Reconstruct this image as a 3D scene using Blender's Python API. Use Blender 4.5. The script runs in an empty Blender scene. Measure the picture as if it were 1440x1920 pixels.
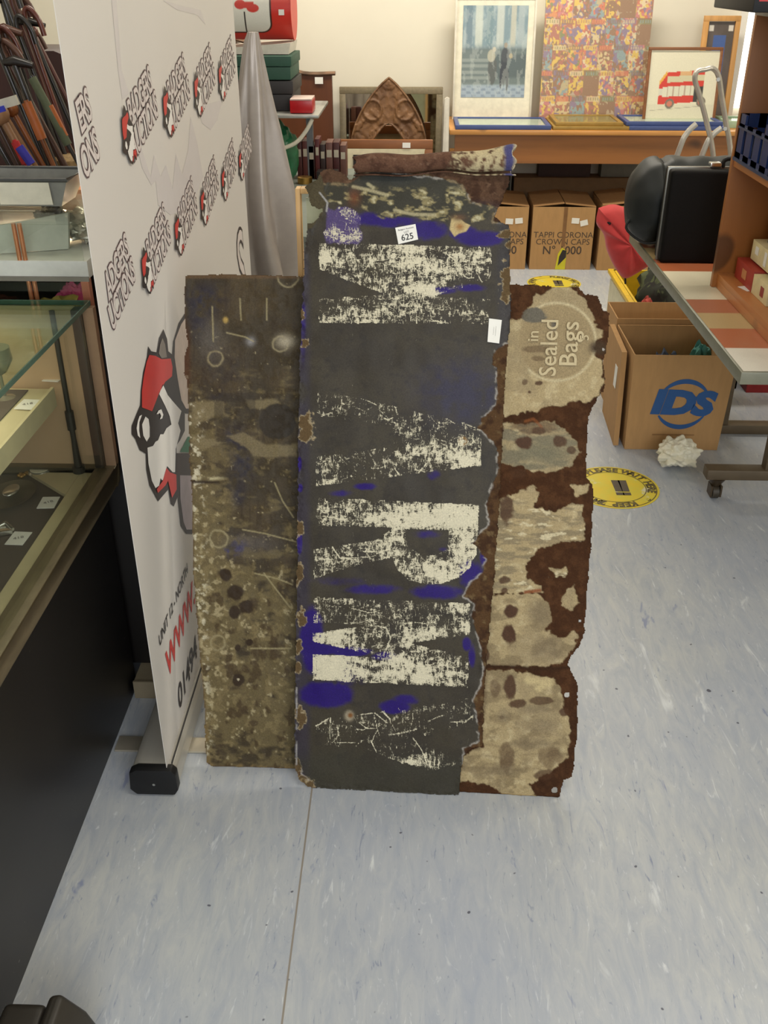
import bpy, bmesh, math, random
import numpy as np
from mathutils import Vector, Matrix

# ------------------------------------------------------------------ camera, light, exposure
S = bpy.context.scene
COL = S.collection
PITCH, YAW, EYE, FPX = math.radians(29.3), math.radians(1.70), 1.5, 1820.0
cd = bpy.data.cameras.new('camera')
cd.sensor_fit = 'VERTICAL'; cd.sensor_height = 36.0; cd.sensor_width = 27.0
cd.lens = FPX / 1920 * 36.0; cd.clip_start = 0.02; cd.clip_end = 60
cam = bpy.data.objects.new('camera', cd); COL.objects.link(cam)
cam.location = (0, 0, EYE)
cam.rotation_euler = (math.pi / 2 - PITCH, 0, YAW)
S.camera = cam
S.view_settings.view_transform = 'Standard'; S.view_settings.look = 'None'
S.view_settings.gamma = 1.0; S.view_settings.use_curve_mapping = False
S.view_settings.exposure = 0.0
w = bpy.data.worlds.new('world'); S.world = w; w.use_nodes = True
w.node_tree.nodes['Background'].inputs[0].default_value = (0.93, 0.96, 1.0, 1)
w.node_tree.nodes['Background'].inputs[1].default_value = 0.66

def lamp(name, kind, loc, energy, color, size=1.0, size_y=None, rot=(0, 0, 0)):
    l = bpy.data.lights.new(name, kind); l.energy = energy; l.color = color
    if kind == 'AREA':
        l.shape = 'RECTANGLE'; l.size = size; l.size_y = size_y or size
    elif kind == 'POINT':
        l.shadow_soft_size = size
    o = bpy.data.objects.new(name, l); COL.objects.link(o); o.location = loc; o.rotation_euler = rot
    return o
# ceiling panels of the shop (warm white tubes) and the cooler daylight of the shop front behind the camera
for i, (x, y, e) in enumerate(((-1.0, 5.0, 31), (0.7, 5.0, 40), (-1.0, 2.6, 12), (1.5, 2.7, 26), (0.6, 0.7, 16))):
    lamp('ceiling_panel_light', 'AREA', (x, y, 2.66), e, (1.0, 0.925, 0.79), 1.15, 0.30)
lamp('shop_front_daylight', 'AREA', (0.9, -2.2, 1.9), 76, (0.95, 0.975, 1.0), 2.6, 1.6, (math.radians(68), 0, 0))
lamp('cabinet_lamp', 'AREA', (-0.75, 2.08, 1.070), 1.6, (1.0, 0.74, 0.52), 0.22, 0.08)
lamp('counter_fill_light', 'AREA', (-0.95, 1.40, 0.925), 2.4, (1.0, 0.86, 0.64), 0.35, 0.7)  # fill light added to brighten the inside of the glass counter, no fixture there

# ------------------------------------------------------------------ measuring helpers
_f = np.array([-math.sin(YAW) * math.cos(PITCH), math.cos(YAW) * math.cos(PITCH), -math.sin(PITCH)])
_r = np.array([math.cos(YAW), math.sin(YAW), 0.0]); _u = np.cross(_r, _f)
_C = np.array([0, 0, EYE])
def ray(px, py): return _f + (px - 720) / FPX * _r - (py - 960) / FPX * _u
def atZ(px, py, z=0.0):
    d = ray(px, py); return Vector(_C + d * (z - EYE) / d[2])
def atY(px, py, y):
    d = ray(px, py); return Vector(_C + d * y / d[1])
def atX(px, py, x):
    d = ray(px, py); return Vector(_C + d * x / d[0])

def lin(c):
    out = []
    for v in c[:3]:
        v = v / 255.0
        out.append(v / 12.92 if v <= 0.04045 else ((v + 0.055) / 1.055) ** 2.4)
    return tuple(out)

# ------------------------------------------------------------------ materials
def new_mat(name):
    m = bpy.data.materials.new(name); m.use_nodes = True
    nt = m.node_tree; b = nt.nodes['Principled BSDF']
    return m, nt, b
def N(nt, t, **kw):
    n = nt.nodes.new(t)
    for k, v in kw.items(): setattr(n, k, v)
    return n
def mixc(nt, fac, a, b, mode='MIX'):
    n = N(nt, 'ShaderNodeMix', data_type='RGBA', blend_type=mode)
    for s, v in ((0, fac), (6, a), (7, b)):
        if hasattr(v, 'is_output') or isinstance(v, bpy.types.NodeSocket): nt.links.new(v, n.inputs[s])
        elif isinstance(v, (int, float)): n.inputs[s].default_value = v
        else: n.inputs[s].default_value = tuple(v)[:3] + (1,)
    return n.outputs[2]
def coords(nt, scale=(1, 1, 1), kind='Object'):
    tc = N(nt, 'ShaderNodeTexCoord'); mp = N(nt, 'ShaderNodeMapping')
    mp.inputs['Scale'].default_value = scale
    nt.links.new(tc.outputs[kind], mp.inputs[0]); return mp.outputs[0]
def noise(nt, vec, scale, detail=3, rough=0.5, dist=0.0):
    n = N(nt, 'ShaderNodeTexNoise'); n.inputs['Scale'].default_value = scale
    n.inputs['Detail'].default_value = detail; n.inputs['Roughness'].default_value = rough
    n.inputs['Distortion'].default_value = dist
    nt.links.new(vec, n.inputs['Vector']); return n.outputs['Fac']
def ramp(nt, fac, lo, hi):
    n = N(nt, 'ShaderNodeMapRange'); n.inputs[1].default_value = lo; n.inputs[2].default_value = hi
    n.clamp = True; nt.links.new(fac, n.inputs[0]); return n.outputs[0]
def bump(nt, b, h, strength=0.2, dist=0.002):
    n = N(nt, 'ShaderNodeBump'); n.inputs['Strength'].default_value = strength
    n.inputs['Distance'].default_value = dist
    nt.links.new(h, n.inputs['Height']); nt.links.new(n.outputs[0], b.inputs['Normal'])

_mc = {}
def mat(name, rgb, rough=0.6, metal=0.0, var=0.10, scale=25, stretch=(1, 1, 1), bmp=0.0, spec=None, coat=0.0, sheen=0.0, trans=0.0):
    if name in _mc: return _mc[name]
    m, nt, b = new_mat(name)
    c = lin(rgb); v = coords(nt, stretch); f = noise(nt, v, scale, 4, 0.6)
    f2 = ramp(nt, f, 0.3, 0.7)
    col = mixc(nt, f2, [x * (1 - var) for x in c], [min(1, x * (1 + var)) for x in c])
    nt.links.new(col, b.inputs['Base Color'])
    b.inputs['Roughness'].default_value = rough; b.inputs['Metallic'].default_value = metal
    if spec is not None: b.inputs['Specular IOR Level'].default_value = spec
    if coat: b.inputs['Coat Weight'].default_value = coat; b.inputs['Coat Roughness'].default_value = 0.15
    if sheen: b.inputs['Sheen Weight'].default_value = sheen
    if trans: b.inputs['Transmission Weight'].default_value = trans
    if bmp: bump(nt, b, f, bmp, 0.004)
    _mc[name] = m; return m
def wood(name, rgb, rough=0.5, along=0, var=0.28, scale=14, coat=0.0):
    if name in _mc: return _mc[name]
    st = [1.0, 1.0, 1.0]; st[along] = 0.07
    m, nt, b = new_mat(name); c = lin(rgb)
    v = coords(nt, st)
    a = noise(nt, v, scale, 5, 0.62, 0.6); k = noise(nt, coords(nt, (1, 1, 1)), 5.5, 1, 0.4)
    col = mixc(nt, ramp(nt, a, 0.32, 0.68), [x * (1 - var) for x in c], [min(1, x * (1 + var)) for x in c])
    col = mixc(nt, ramp(nt, k, 0.69, 0.74), col, [x * 0.35 for x in c])
    nt.links.new(col, b.inputs['Base Color']); b.inputs['Roughness'].default_value = rough
    if coat: b.inputs['Coat Weight'].default_value = coat
    bump(nt, b, a, 0.08, 0.002)
    _mc[name] = m; return m
def glass(name, tint=(247, 249, 246), rough=0.02):
    if name in _mc: return _mc[name]
    m, nt, b = new_mat(name)
    v = coords(nt); f = noise(nt, v, 9, 2)
    tr = N(nt, 'ShaderNodeBsdfTransparent'); tr.inputs[0].default_value = lin(tint) + (1,)
    gl = N(nt, 'ShaderNodeBsdfGlossy'); gl.inputs['Roughness'].default_value = rough
    gl.inputs['Color'].default_value = (0.92, 0.97, 0.94, 1)
    fr = N(nt, 'ShaderNodeLayerWeight'); fr.inputs[0].default_value = 0.5
    pw = N(nt, 'ShaderNodeMath', operation='POWER'); pw.inputs[1].default_value = 3.2; nt.links.new(fr.outputs['Facing'], pw.inputs[0])
    ad = N(nt, 'ShaderNodeMath', operation='MULTIPLY_ADD'); ad.inputs[1].default_value = 0.30
    nt.links.new(pw.outputs[0], ad.inputs[0])
    sm = N(nt, 'ShaderNodeMath', operation='MULTIPLY'); sm.inputs[1].default_value = 0.05
    nt.links.new(f, sm.inputs[0]); nt.links.new(sm.outputs[0], ad.inputs[2])
    mx = N(nt, 'ShaderNodeMixShader'); nt.links.new(ad.outputs[0], mx.inputs[0])
    nt.links.new(tr.outputs[0], mx.inputs[1]); nt.links.new(gl.outputs[0], mx.inputs[2])
    nt.links.new(mx.outputs[0], nt.nodes['Material Output'].inputs[0])
    _mc[name] = m; return m
def emit(name, rgb, strength):
    if name in _mc: return _mc[name]
    m, nt, b = new_mat(name)
    b.inputs['Base Color'].default_value = lin(rgb) + (1,)
    b.inputs['Emission Color'].default_value = lin(rgb) + (1,); b.inputs['Emission Strength'].default_value = strength
    _mc[name] = m; return m
def attr_mat(name, rough=0.6, fine=0.12, fscale=300, coat=0.0):
    """colour of a painted or printed surface from the attribute 'Col' with a fine grain"""
    if name in _mc: return _mc[name]
    m, nt, b = new_mat(name)
    a = N(nt, 'ShaderNodeAttribute', attribute_name='Col')
    f = noise(nt, coords(nt), fscale, 2)
    col = mixc(nt, ramp(nt, f, 0.3, 0.7), (1 - fine,) * 3, (1 + fine,) * 3)
    col = mixc(nt, 1.0, a.outputs['Color'], col, 'MULTIPLY')
    nt.links.new(col, b.inputs['Base Color']); b.inputs['Roughness'].default_value = rough
    if coat: b.inputs['Coat Weight'].default_value = coat; b.inputs['Coat Roughness'].default_value = 0.05
    _mc[name] = m; return m

# ------------------------------------------------------------------ object helpers
def tag(o, label=None, cat=None, group=None, kind=None):
    for k, v in (('label', label), ('category', cat), ('group', group), ('kind', kind)):
        if v: o[k] = v
    return o
def thing(name, label, cat, loc, group=None, rotz=0.0):
    o = bpy.data.objects.new(name, None); COL.objects.link(o); o.location = loc
    o.rotation_euler = (0, 0, rotz); o.empty_display_size = 0.05
    return tag(o, label, cat, group)
def wloc(o):
    v = Vector((0, 0, 0))
    while o is not None: v = v + Vector(o.location); o = o.parent
    return v
def link_mesh(name, me, m, parent=None, origin=None, smooth=False):
    """mesh given in world metres; re-centred on its parent (or on its own base)"""
    me.name = name
    if parent is not None:
        base = wloc(parent); loc = Vector((0, 0, 0))
    else:
        if origin is None:
            co = np.empty(len(me.vertices) * 3); me.vertices.foreach_get('co', co); co = co.reshape(-1, 3)
            origin = ((co[:, 0].min() + co[:, 0].max()) / 2, (co[:, 1].min() + co[:, 1].max()) / 2, co[:, 2].min())
        base = Vector(origin); loc = base
    me.transform(Matrix.Translation(-base))
    if m is not None: me.materials.append(m)
    if smooth:
        me.polygons.foreach_set('use_smooth', [True] * len(me.polygons))
        try: me.set_sharp_from_angle(angle=math.radians(40))
        except Exception: pass
    o = bpy.data.objects.new(name, me); COL.objects.link(o); o.location = loc
    if parent is not None: o.parent = parent
    return o

class MB:
    """collects shapes in world metres, then links them as ONE mesh"""
    def __init__(self): self.bm = bmesh.new()
    def box(self, x0, x1, y0, y1, z0, z1):
        return self.obox(((x0 + x1) / 2, (y0 + y1) / 2, (z0 + z1) / 2), (abs(x1 - x0), abs(y1 - y0), abs(z1 - z0)))
    def obox(self, c, s, rot=None):
        M_ = Matrix.Translation(Vector(c)) @ (rot.to_4x4() if rot else Matrix()) @ Matrix.Diagonal((s[0], s[1], s[2], 1))
        bmesh.ops.create_cube(self.bm, size=1.0, matrix=M_); return self
    def hexa(self, b, t):
        v = [self.bm.verts.new(p) for p in list(b) + list(t)]
        n = len(b)
        self.bm.faces.new(v[:n][::-1]); self.bm.faces.new(v[n:])
        for i in range(n):
            j = (i + 1) % n; self.bm.faces.new((v[i], v[j], v[n + j], v[n + i]))
        return self
    def prism(self, pts, d):
        d = Vector(d); return self.hexa([Vector(p) for p in pts], [Vector(p) + d for p in pts])
    def poly(self, pts):
        self.bm.faces.new([self.bm.verts.new(p) for p in pts]); return self
    def tube(self, pts, r, n=10, cap=True, flat=None):
        pts = [Vector(p) for p in pts]
        rr = r if isinstance(r, (list, tuple)) else [r] * len(pts)
        rings = []; prev = None
        for i, p in enumerate(pts):
            a = pts[max(0, i - 1)]; b = pts[min(len(pts) - 1, i + 1)]; t = (b - a).normalized()
            if prev is None:
                up = Vector((0, 0, 1)) if abs(t.z) < 0.9 else Vector((0, 1, 0))
                s = t.cross(up).normalized()
            else:
                s = (prev - t * prev.dot(t)).normalized()
            prev = s; q = t.cross(s)
            ring = []
            for k in range(n):
                an = 2 * math.pi * k / n; ca, sa = math.cos(an), math.sin(an)
                if flat: ca *= flat[0]; sa *= flat[1]
                ring.append(self.bm.verts.new(p + s * ca * rr[i] + q * sa * rr[i]))
            rings.append(ring)
        for i in range(len(rings) - 1):
            for k in range(n):
                j = (k + 1) % n
                self.bm.faces.new((rings[i][k], rings[i][j], rings[i + 1][j], rings[i + 1][k]))
        if cap:
            self.bm.faces.new(rings[0][::-1]); self.bm.faces.new(rings[-1])
        return self
    def cyl(self, p0, p1, r, n=16, r2=None): return self.tube([p0, p1], [r, r if r2 is None else r2], n)
    def lathe(self, prof, c=(0, 0, 0), n=24, sx=1.0, sy=1.0):
        rings = []
        for (r, z) in prof:
            rings.append([self.bm.verts.new((c[0] + r * sx * math.cos(2 * math.pi * k / n), c[1] + r * sy * math.sin(2 * math.pi * k / n), c[2] + z)) for k in range(n)])
        for i in range(len(rings) - 1):
            for k in range(n):
                j = (k + 1) % n
                self.bm.faces.new((rings[i][k], rings[i][j], rings[i + 1][j], rings[i + 1][k]))
        if prof[0][0] > 1e-5: self.bm.faces.new(rings[0][::-1])
        if prof[-1][0] > 1e-5: self.bm.faces.new(rings[-1])
        return self
    def ball(self, c, r, s=(1, 1, 1), sub=3, rot=None):
        M_ = Matrix.Translation(Vector(c)) @ (rot.to_4x4() if rot else Matrix()) @ Matrix.Diagonal((s[0], s[1], s[2], 1))
        bmesh.ops.create_icosphere(self.bm, subdivisions=sub, radius=r, matrix=M_); return self
    def build(self, name, m, parent=None, bevel=0.0, seg=2, smooth=False, origin=None, wobble=None, recalc=True):
        bm = self.bm
        bmesh.ops.remove_doubles(bm, verts=bm.verts, dist=1e-6)
        if recalc: bmesh.ops.recalc_face_normals(bm, faces=bm.faces)
        if bevel:
            bmesh.ops.bevel(bm, geom=[e for e in bm.edges if e.is_manifold and e.calc_face_angle(0) > 0.5], offset=bevel, segments=seg, profile=0.6, affect='EDGES', clamp_overlap=True)
        if wobble:
            amp, freq = wobble[:2]
            for v in bm.verts:
                p = v.co * freq
                v.co += Vector((math.sin(p.y * 1.7 + p.z * 2.3 + 1), math.sin(p.x * 2.1 + p.z * 1.3 + 2), math.sin(p.x * 1.9 + p.y * 2.7 + 3))) * amp
        me = bpy.data.meshes.new(name); bm.to_mesh(me); bm.free()
        return link_mesh(name, me, m, parent, origin, smooth or bool(bevel))

def struct(name, mb, m, **kw):
    o = mb.build(name, m, **kw); o['kind'] = 'structure'; return o

# ---- numpy value noise and masks used for painted, worn or printed surfaces
def vnoise(X, Y, sx, sy, seed):
    rs = np.random.RandomState(seed); T = rs.rand(257, 257)
    x = X / sx + 1000.3; y = Y / sy + 1000.7
    xi = np.floor(x).astype(int); yi = np.floor(y).astype(int)
    fx = x - xi; fy = y - yi; fx = fx * fx * (3 - 2 * fx); fy = fy * fy * (3 - 2 * fy)
    a = T[xi % 256, yi % 256]; b = T[(xi + 1) % 256, yi % 256]
    c = T[xi % 256, (yi + 1) % 256]; d = T[(xi + 1) % 256, (yi + 1) % 256]
    return a * (1 - fx) * (1 - fy) + b * fx * (1 - fy) + c * (1 - fx) * fy + d * fx * fy
def fbm(X, Y, sx, sy, seed, oc=4, g=0.55):
    t = 0; a = 1; s = 0
    for i in range(oc):
        t = t + a * vnoise(X, Y, sx / 2 ** i, sy / 2 ** i, seed + i * 7); s += a; a *= g
    return t / s
def sstep(a, b, x):
    t = np.clip((x - a) / (b - a), 0, 1); return t * t * (3 - 2 * t)
def spoly(X, Y, pts):
    """signed distance to a polygon, positive inside"""
    d2 = np.full(X.shape, 1e12); ins = np.zeros(X.shape, bool); n = len(pts)
    for i in range(n):
        x0, y0 = pts[i]; x1, y1 = pts[(i + 1) % n]
        ex, ey = x1 - x0, y1 - y0
        t = np.clip(((X - x0) * ex + (Y - y0) * ey) / (ex * ex + ey * ey + 1e-9), 0, 1)
        d2 = np.minimum(d2, (X - x0 - t * ex) ** 2 + (Y - y0 - t * ey) ** 2)
        c = ((y0 > Y) != (y1 > Y)) & (X < (x1 - x0) * (Y - y0) / (y1 - y0 + 1e-12) + x0)
        ins ^= c
    return np.where(ins, 1, -1) * np.sqrt(d2)
def blob(X, Y, cx, cy, rx, ry=None, k=2.0):
    ry = ry or rx
    return np.exp(-(((X - cx) / rx) ** 2 + ((Y - cy) / ry) ** 2) ** (k / 2))
def stroke(X, Y, pts, wd):
    r = np.zeros(X.shape)
    for (x0, y0), (x1, y1) in zip(pts[:-1], pts[1:]):
        ex, ey = x1 - x0, y1 - y0
        t = np.clip(((X - x0) * ex + (Y - y0) * ey) / (ex * ex + ey * ey + 1e-9), 0, 1)
        d = np.sqrt((X - x0 - t * ex) ** 2 + (Y - y0 - t * ey) ** 2)
        r = np.maximum(r, np.clip(1.5 - d / wd, 0, 1))
    return r
def put(C, m, rgb):
    c = lin(rgb)
    for k in range(3): C[k] = C[k] * (1 - m) + c[k] * m

def grid_mesh(GX, GY, keep, P, attrs, thick=None, backoff=None):
    """lattice (rows x cols) of world points P; cells kept where keep; attrs name -> array (..)/(..,3)"""
    h, wd = GX.shape
    cell = keep[:-1, :-1] & keep[1:, :-1] & keep[:-1, 1:] & keep[1:, 1:]
    used = np.zeros((h, wd), bool)
    used[:-1, :-1] |= cell; used[1:, :-1] |= cell; used[:-1, 1:] |= cell; used[1:, 1:] |= cell
    idx = -np.ones((h, wd), int); n = used.sum(); idx[used] = np.arange(n)
    r, c = np.nonzero(cell)
    quads = np.stack([idx[r, c], idx[r + 1, c], idx[r + 1, c + 1], idx[r, c + 1]], 1)
    V = P[used]; nv = n
    if backoff is not None:
        V = np.concatenate([V, V + np.array(backoff)]); Q2 = quads[:, ::-1] + n
        # side walls along border edges
        sides = []
        cp = np.pad(cell, 1)
        for (dr, dc, a, b) in ((-1, 0, (0, 1), (0, 0)), (1, 0, (1, 0), (1, 1)), (0, -1, (0, 0), (1, 0)), (0, 1, (1, 1), (0, 1))):
            nb = cp[1 + dr:1 + dr + cell.shape[0], 1 + dc:1 + dc + cell.shape[1]]
            rr, cc = np.nonzero(cell & ~nb)
            A = idx[rr + a[0], cc + a[1]]; B = idx[rr + b[0], cc + b[1]]
            sides.append(np.stack([A, B, B + n, A + n], 1))
        quads = np.concatenate([quads, Q2] + sides); nv = 2 * n
    me = bpy.data.meshes.new('sheet')
    me.vertices.add(nv); me.vertices.foreach_set('co', V.astype(np.float32).ravel())
    me.loops.add(len(quads) * 4); me.loops.foreach_set('vertex_index', quads.astype(np.int32).ravel())
    me.polygons.add(len(quads)); me.polygons.foreach_set('loop_start', np.arange(len(quads), dtype=np.int32) * 4)
    me.update(calc_edges=True); me.validate()
    for nme, A in attrs.items():
        B = A[used]
        if backoff is not None: B = np.concatenate([B, B])
        if A.ndim == 3:
            at = me.color_attributes.new(nme, 'FLOAT_COLOR', 'POINT')
            B4 = np.concatenate([B, np.ones((len(B), 1))], 1).astype(np.float32); at.data.foreach_set('color', B4.ravel())
        else:
            at = me.attributes.new(nme, 'FLOAT', 'POINT'); at.data.foreach_set('value', B.astype(np.float32))
    return me

def painted(name, bl, right, up, wd, ht, func, res, m, parent=None, **kw):
    """flat printed sheet: func(u, v in metres from lower left) -> list of 3 colour planes"""
    bl = Vector(bl); right = Vector(right).normalized(); up = Vector(up).normalized()
    nx = max(2, int(wd / res)); ny = max(2, int(ht / res))
    U, V = np.meshgrid(np.linspace(0, wd, nx), np.linspace(0, ht, ny))
    C = [np.zeros(U.shape) for _ in range(3)]
    func(U, V, C)
    P = np.array(bl)[None, None] + U[..., None] * np.array(right) + V[..., None] * np.array(up)
    me = grid_mesh(U[::-1], V, np.ones(U.shape, bool), P[::-1].copy(), {'Col': np.clip(np.stack(C, -1), 0, 1)[::-1].copy()})
    return link_mesh(name, me, m, parent, **kw)

def text_mesh(s, size, bold=0.0, shear=0.0, space=1.0, align='CENTER', ext=0.0):
    cu = bpy.data.curves.new('t', 'FONT'); cu.body = s; cu.size = size; cu.offset = bold * size
    cu.shear = shear; cu.space_character = space; cu.align_x = align; cu.align_y = 'CENTER'; cu.extrude = ext
    cu.resolution_u = 3
    ob = bpy.data.objects.new('t', cu); COL.objects.link(ob)
    dg = bpy.context.evaluated_depsgraph_get(); dg.update()
    me = bpy.data.meshes.new_from_object(ob.evaluated_get(dg))
    bpy.data.objects.remove(ob); bpy.data.curves.remove(cu)
    return me
def text(name, s, center, right, up, size, m, parent=None, sx=1.0, off=0.0006, label=None, **kw):
    me = text_mesh(s, size, **kw)
    right = Vector(right).normalized(); up = Vector(up).normalized()
    nrm = right.cross(up).normalized()
    M_ = Matrix((right * sx, up, nrm)).transposed().to_4x4(); M_.translation = Vector(center) + nrm * off
    me.transform(M_); me.materials.clear()
    o = link_mesh(name, me, m, parent)
    if label: o['label'] = label
    return o
def smooth_curve(pts, n=6):
    """Catmull-Rom through the points"""
    P = [Vector(p) for p in pts]; out = []
    for i in range(len(P) - 1):
        a = P[max(0, i - 1)]; b = P[i]; c = P[i + 1]; d = P[min(len(P) - 1, i + 2)]
        for k in range(n):
            t = k / n
            out.append(0.5 * ((2 * b) + (c - a) * t + (2 * a - 5 * b + 4 * c - d) * t * t + (3 * b - a - 3 * c + d) * t ** 3))
    out.append(P[-1]); return out
def copy_tree(o, parent=None):
    c = o.copy(); COL.objects.link(c); c.parent = parent
    for ch in list(o.children): copy_tree(ch, c)
    return c

# ------------------------------------------------------------------ shared materials
WHITE = mat('white_paper', (232, 230, 222), 0.6, var=0.03)
INK = mat('black_ink', (38, 36, 38), 0.6, var=0.05)
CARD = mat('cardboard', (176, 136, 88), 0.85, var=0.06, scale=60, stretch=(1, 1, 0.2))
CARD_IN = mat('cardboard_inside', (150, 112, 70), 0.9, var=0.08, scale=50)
BLACKP = mat('black_plastic', (26, 26, 27), 0.45, var=0.1, scale=60, spec=.3)
CHROME = mat('chrome', (205, 205, 200), 0.2, 1.0, var=0.05)
ALU = mat('brushed_aluminium', (190, 186, 176), 0.36, 0.55, var=0.10, scale=20, stretch=(1, 0.05, 1))
GLASS = glass('clear_glass')
PINE = wood('pine', (198, 140, 72), 0.42, 0, var=0.22, coat=0.2)
BROWNM = mat('brown_painted_steel', (92, 78, 58), 0.5, 0.2, var=0.12)

# ------------------------------------------------------------------ the setting
def floor_mat():
    m, nt, b = new_mat('streaked_blue_vinyl')
    v = coords(nt, (1, 0.24, 1)); v2 = coords(nt, (1, 0.2, 1)); v3 = coords(nt)
    big = noise(nt, v3, 1.3, 2)
    a = noise(nt, v, 34, 6, 0.66, 1.2); d = noise(nt, v2, 60, 5, 0.65, 2.2); e = noise(nt, v, 11, 4, 0.6, 2.8)
    c = mixc(nt, ramp(nt, a, 0.30, 0.70), lin((162, 168, 177)), lin((190, 192, 189)))
    c = mixc(nt, ramp(nt, big, 0.35, 0.7), c, mixc(nt, 0.5, c, lin((158, 168, 192))))
    c = mixc(nt, ramp(nt, d, 0.61, 0.76), c, lin((210, 214, 216)))
    c = mixc(nt, ramp(nt, e, 0.64, 0.76), c, lin((212, 216, 218)))
    n5 = ramp(nt, d, 0.38, 0.28); c = mixc(nt, n5, c, lin((128, 137, 160)))
    n6 = ramp(nt, e, 0.33, 0.27); c = mixc(nt, n6, c, lin((138, 146, 170)))
    # weld seam running away from the camera at x = -0.195
    sep = N(nt, 'ShaderNodeSeparateXYZ'); tc = N(nt, 'ShaderNodeTexCoord'); nt.links.new(tc.outputs['Object'], sep.inputs[0])
    q = N(nt, 'ShaderNodeMath', operation='ADD'); q.inputs[1].default_value = 0.195; nt.links.new(sep.outputs[0], q.inputs[0])
    ab = N(nt, 'ShaderNodeMath', operation='ABSOLUTE'); nt.links.new(q.outputs[0], ab.inputs[0])
    sm = ramp(nt, ab.outputs[0], 0.0022, 0.0012)
    c = mixc(nt, sm, c, lin((140, 132, 122)))
    sp = noise(nt, v3, 55, 1, 0.2); c = mixc(nt, ramp(nt, sp, 0.80, 0.83), c, lin((90, 92, 104)))
    nt.links.new(c, b.inputs['Base Color'])
    r = noise(nt, v3, 6, 3); rr = N(nt, 'ShaderNodeMapRange'); rr.inputs[3].default_value = 0.34; rr.inputs[4].default_value = 0.52
    nt.links.new(r, rr.inputs[0]); nt.links.new(rr.outputs[0], b.inputs['Roughness'])
    bump(nt, b, a, 0.03, 0.001)
    return m
struct('floor', MB().box(-3.2, 3.2, -2.4, 6.05, -0.06, 0), floor_mat(), origin=(0, 0, 0))
WALL = mat('cream_painted_wall', (226, 220, 202), 0.75, var=0.02, scale=3, bmp=0.03)
struct('wall_back', MB().box(-3.2, 3.2, 6.05, 6.15, 0, 2.7), WALL)
struct('wall_left', MB().box(-3.3, -3.2, -2.4, 6.15, 0, 2.7), WALL)
struct('wall_right', MB().box(3.2, 3.3, -2.4, 6.15, 0, 2.7), WALL)
struct('ceiling', MB().box(-3.2, 3.2, -2.4, 6.15, 2.7, 2.8), mat('white_ceiling_tiles', (225, 222, 212), 0.9, var=0.02))
struct('baseboard_back', MB().box(-3.2, 3.2, 6.03, 6.05, 0, 0.09), mat('grey_skirting', (150, 148, 140), 0.6), bevel=0.003)
# narrow bright window strip at the right of the back wall
a = atY(1400, 40, 6.03); b_ = atY(1425, 25, 6.03)
win = thing('window_1', None, None, (a.x, 6.03, 0.84)); win['kind'] = 'structure'
MB().box(a.x - 0.005, b_.x + 0.12, 6.015, 6.03, 0.80, 1.33).build('pane', emit('daylight_pane', (255, 252, 246), 2.2), win)
MB().box(b_.x + 0.12, b_.x + 0.16, 5.995, 6.05, 0.76, 1.37).box(a.x - 0.045, a.x - 0.005, 6.0, 6.05, 0.76, 1.37).box(a.x - 0.045, b_.x + 0.16, 6.0, 6.05, 1.33, 1.37).build('window_frame', mat('white_gloss_paint', (235, 232, 222), 0.3, var=0.02), win)

# ------------------------------------------------------------------ the three enamel signs
K = 0.35                                                   # lean: metres back per metre up
def sign_plane(p0, p1, off=0.0):
    p0 = np.array(p0, float); p1 = np.array(p1, float)
    e1 = (p1 - p0); e1[2] = 0; e1 /= np.linalg.norm(e1)
    bk = np.array([-e1[1], e1[0], 0]); e2 = bk * K + np.array([0, 0, 1.0]); e2 /= np.linalg.norm(e2)
    nrm = np.cross(e1, e2); nrm /= np.linalg.norm(nrm)     # towards the viewer
    return p0 - nrm * off, e1, e2, nrm
def on_plane(pl, px, py, lift=0.0):
    p0, e1, e2, nrm = pl
    px = np.asarray(px, float); py = np.asarray(py, float)
    d = _f + ((px - 720) / FPX)[..., None] * _r - ((py - 960) / FPX)[..., None] * _u
    t = ((p0 + nrm * lift - _C) @ nrm) / (d @ nrm)
    P = _C + d * t[..., None]
    return P
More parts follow.
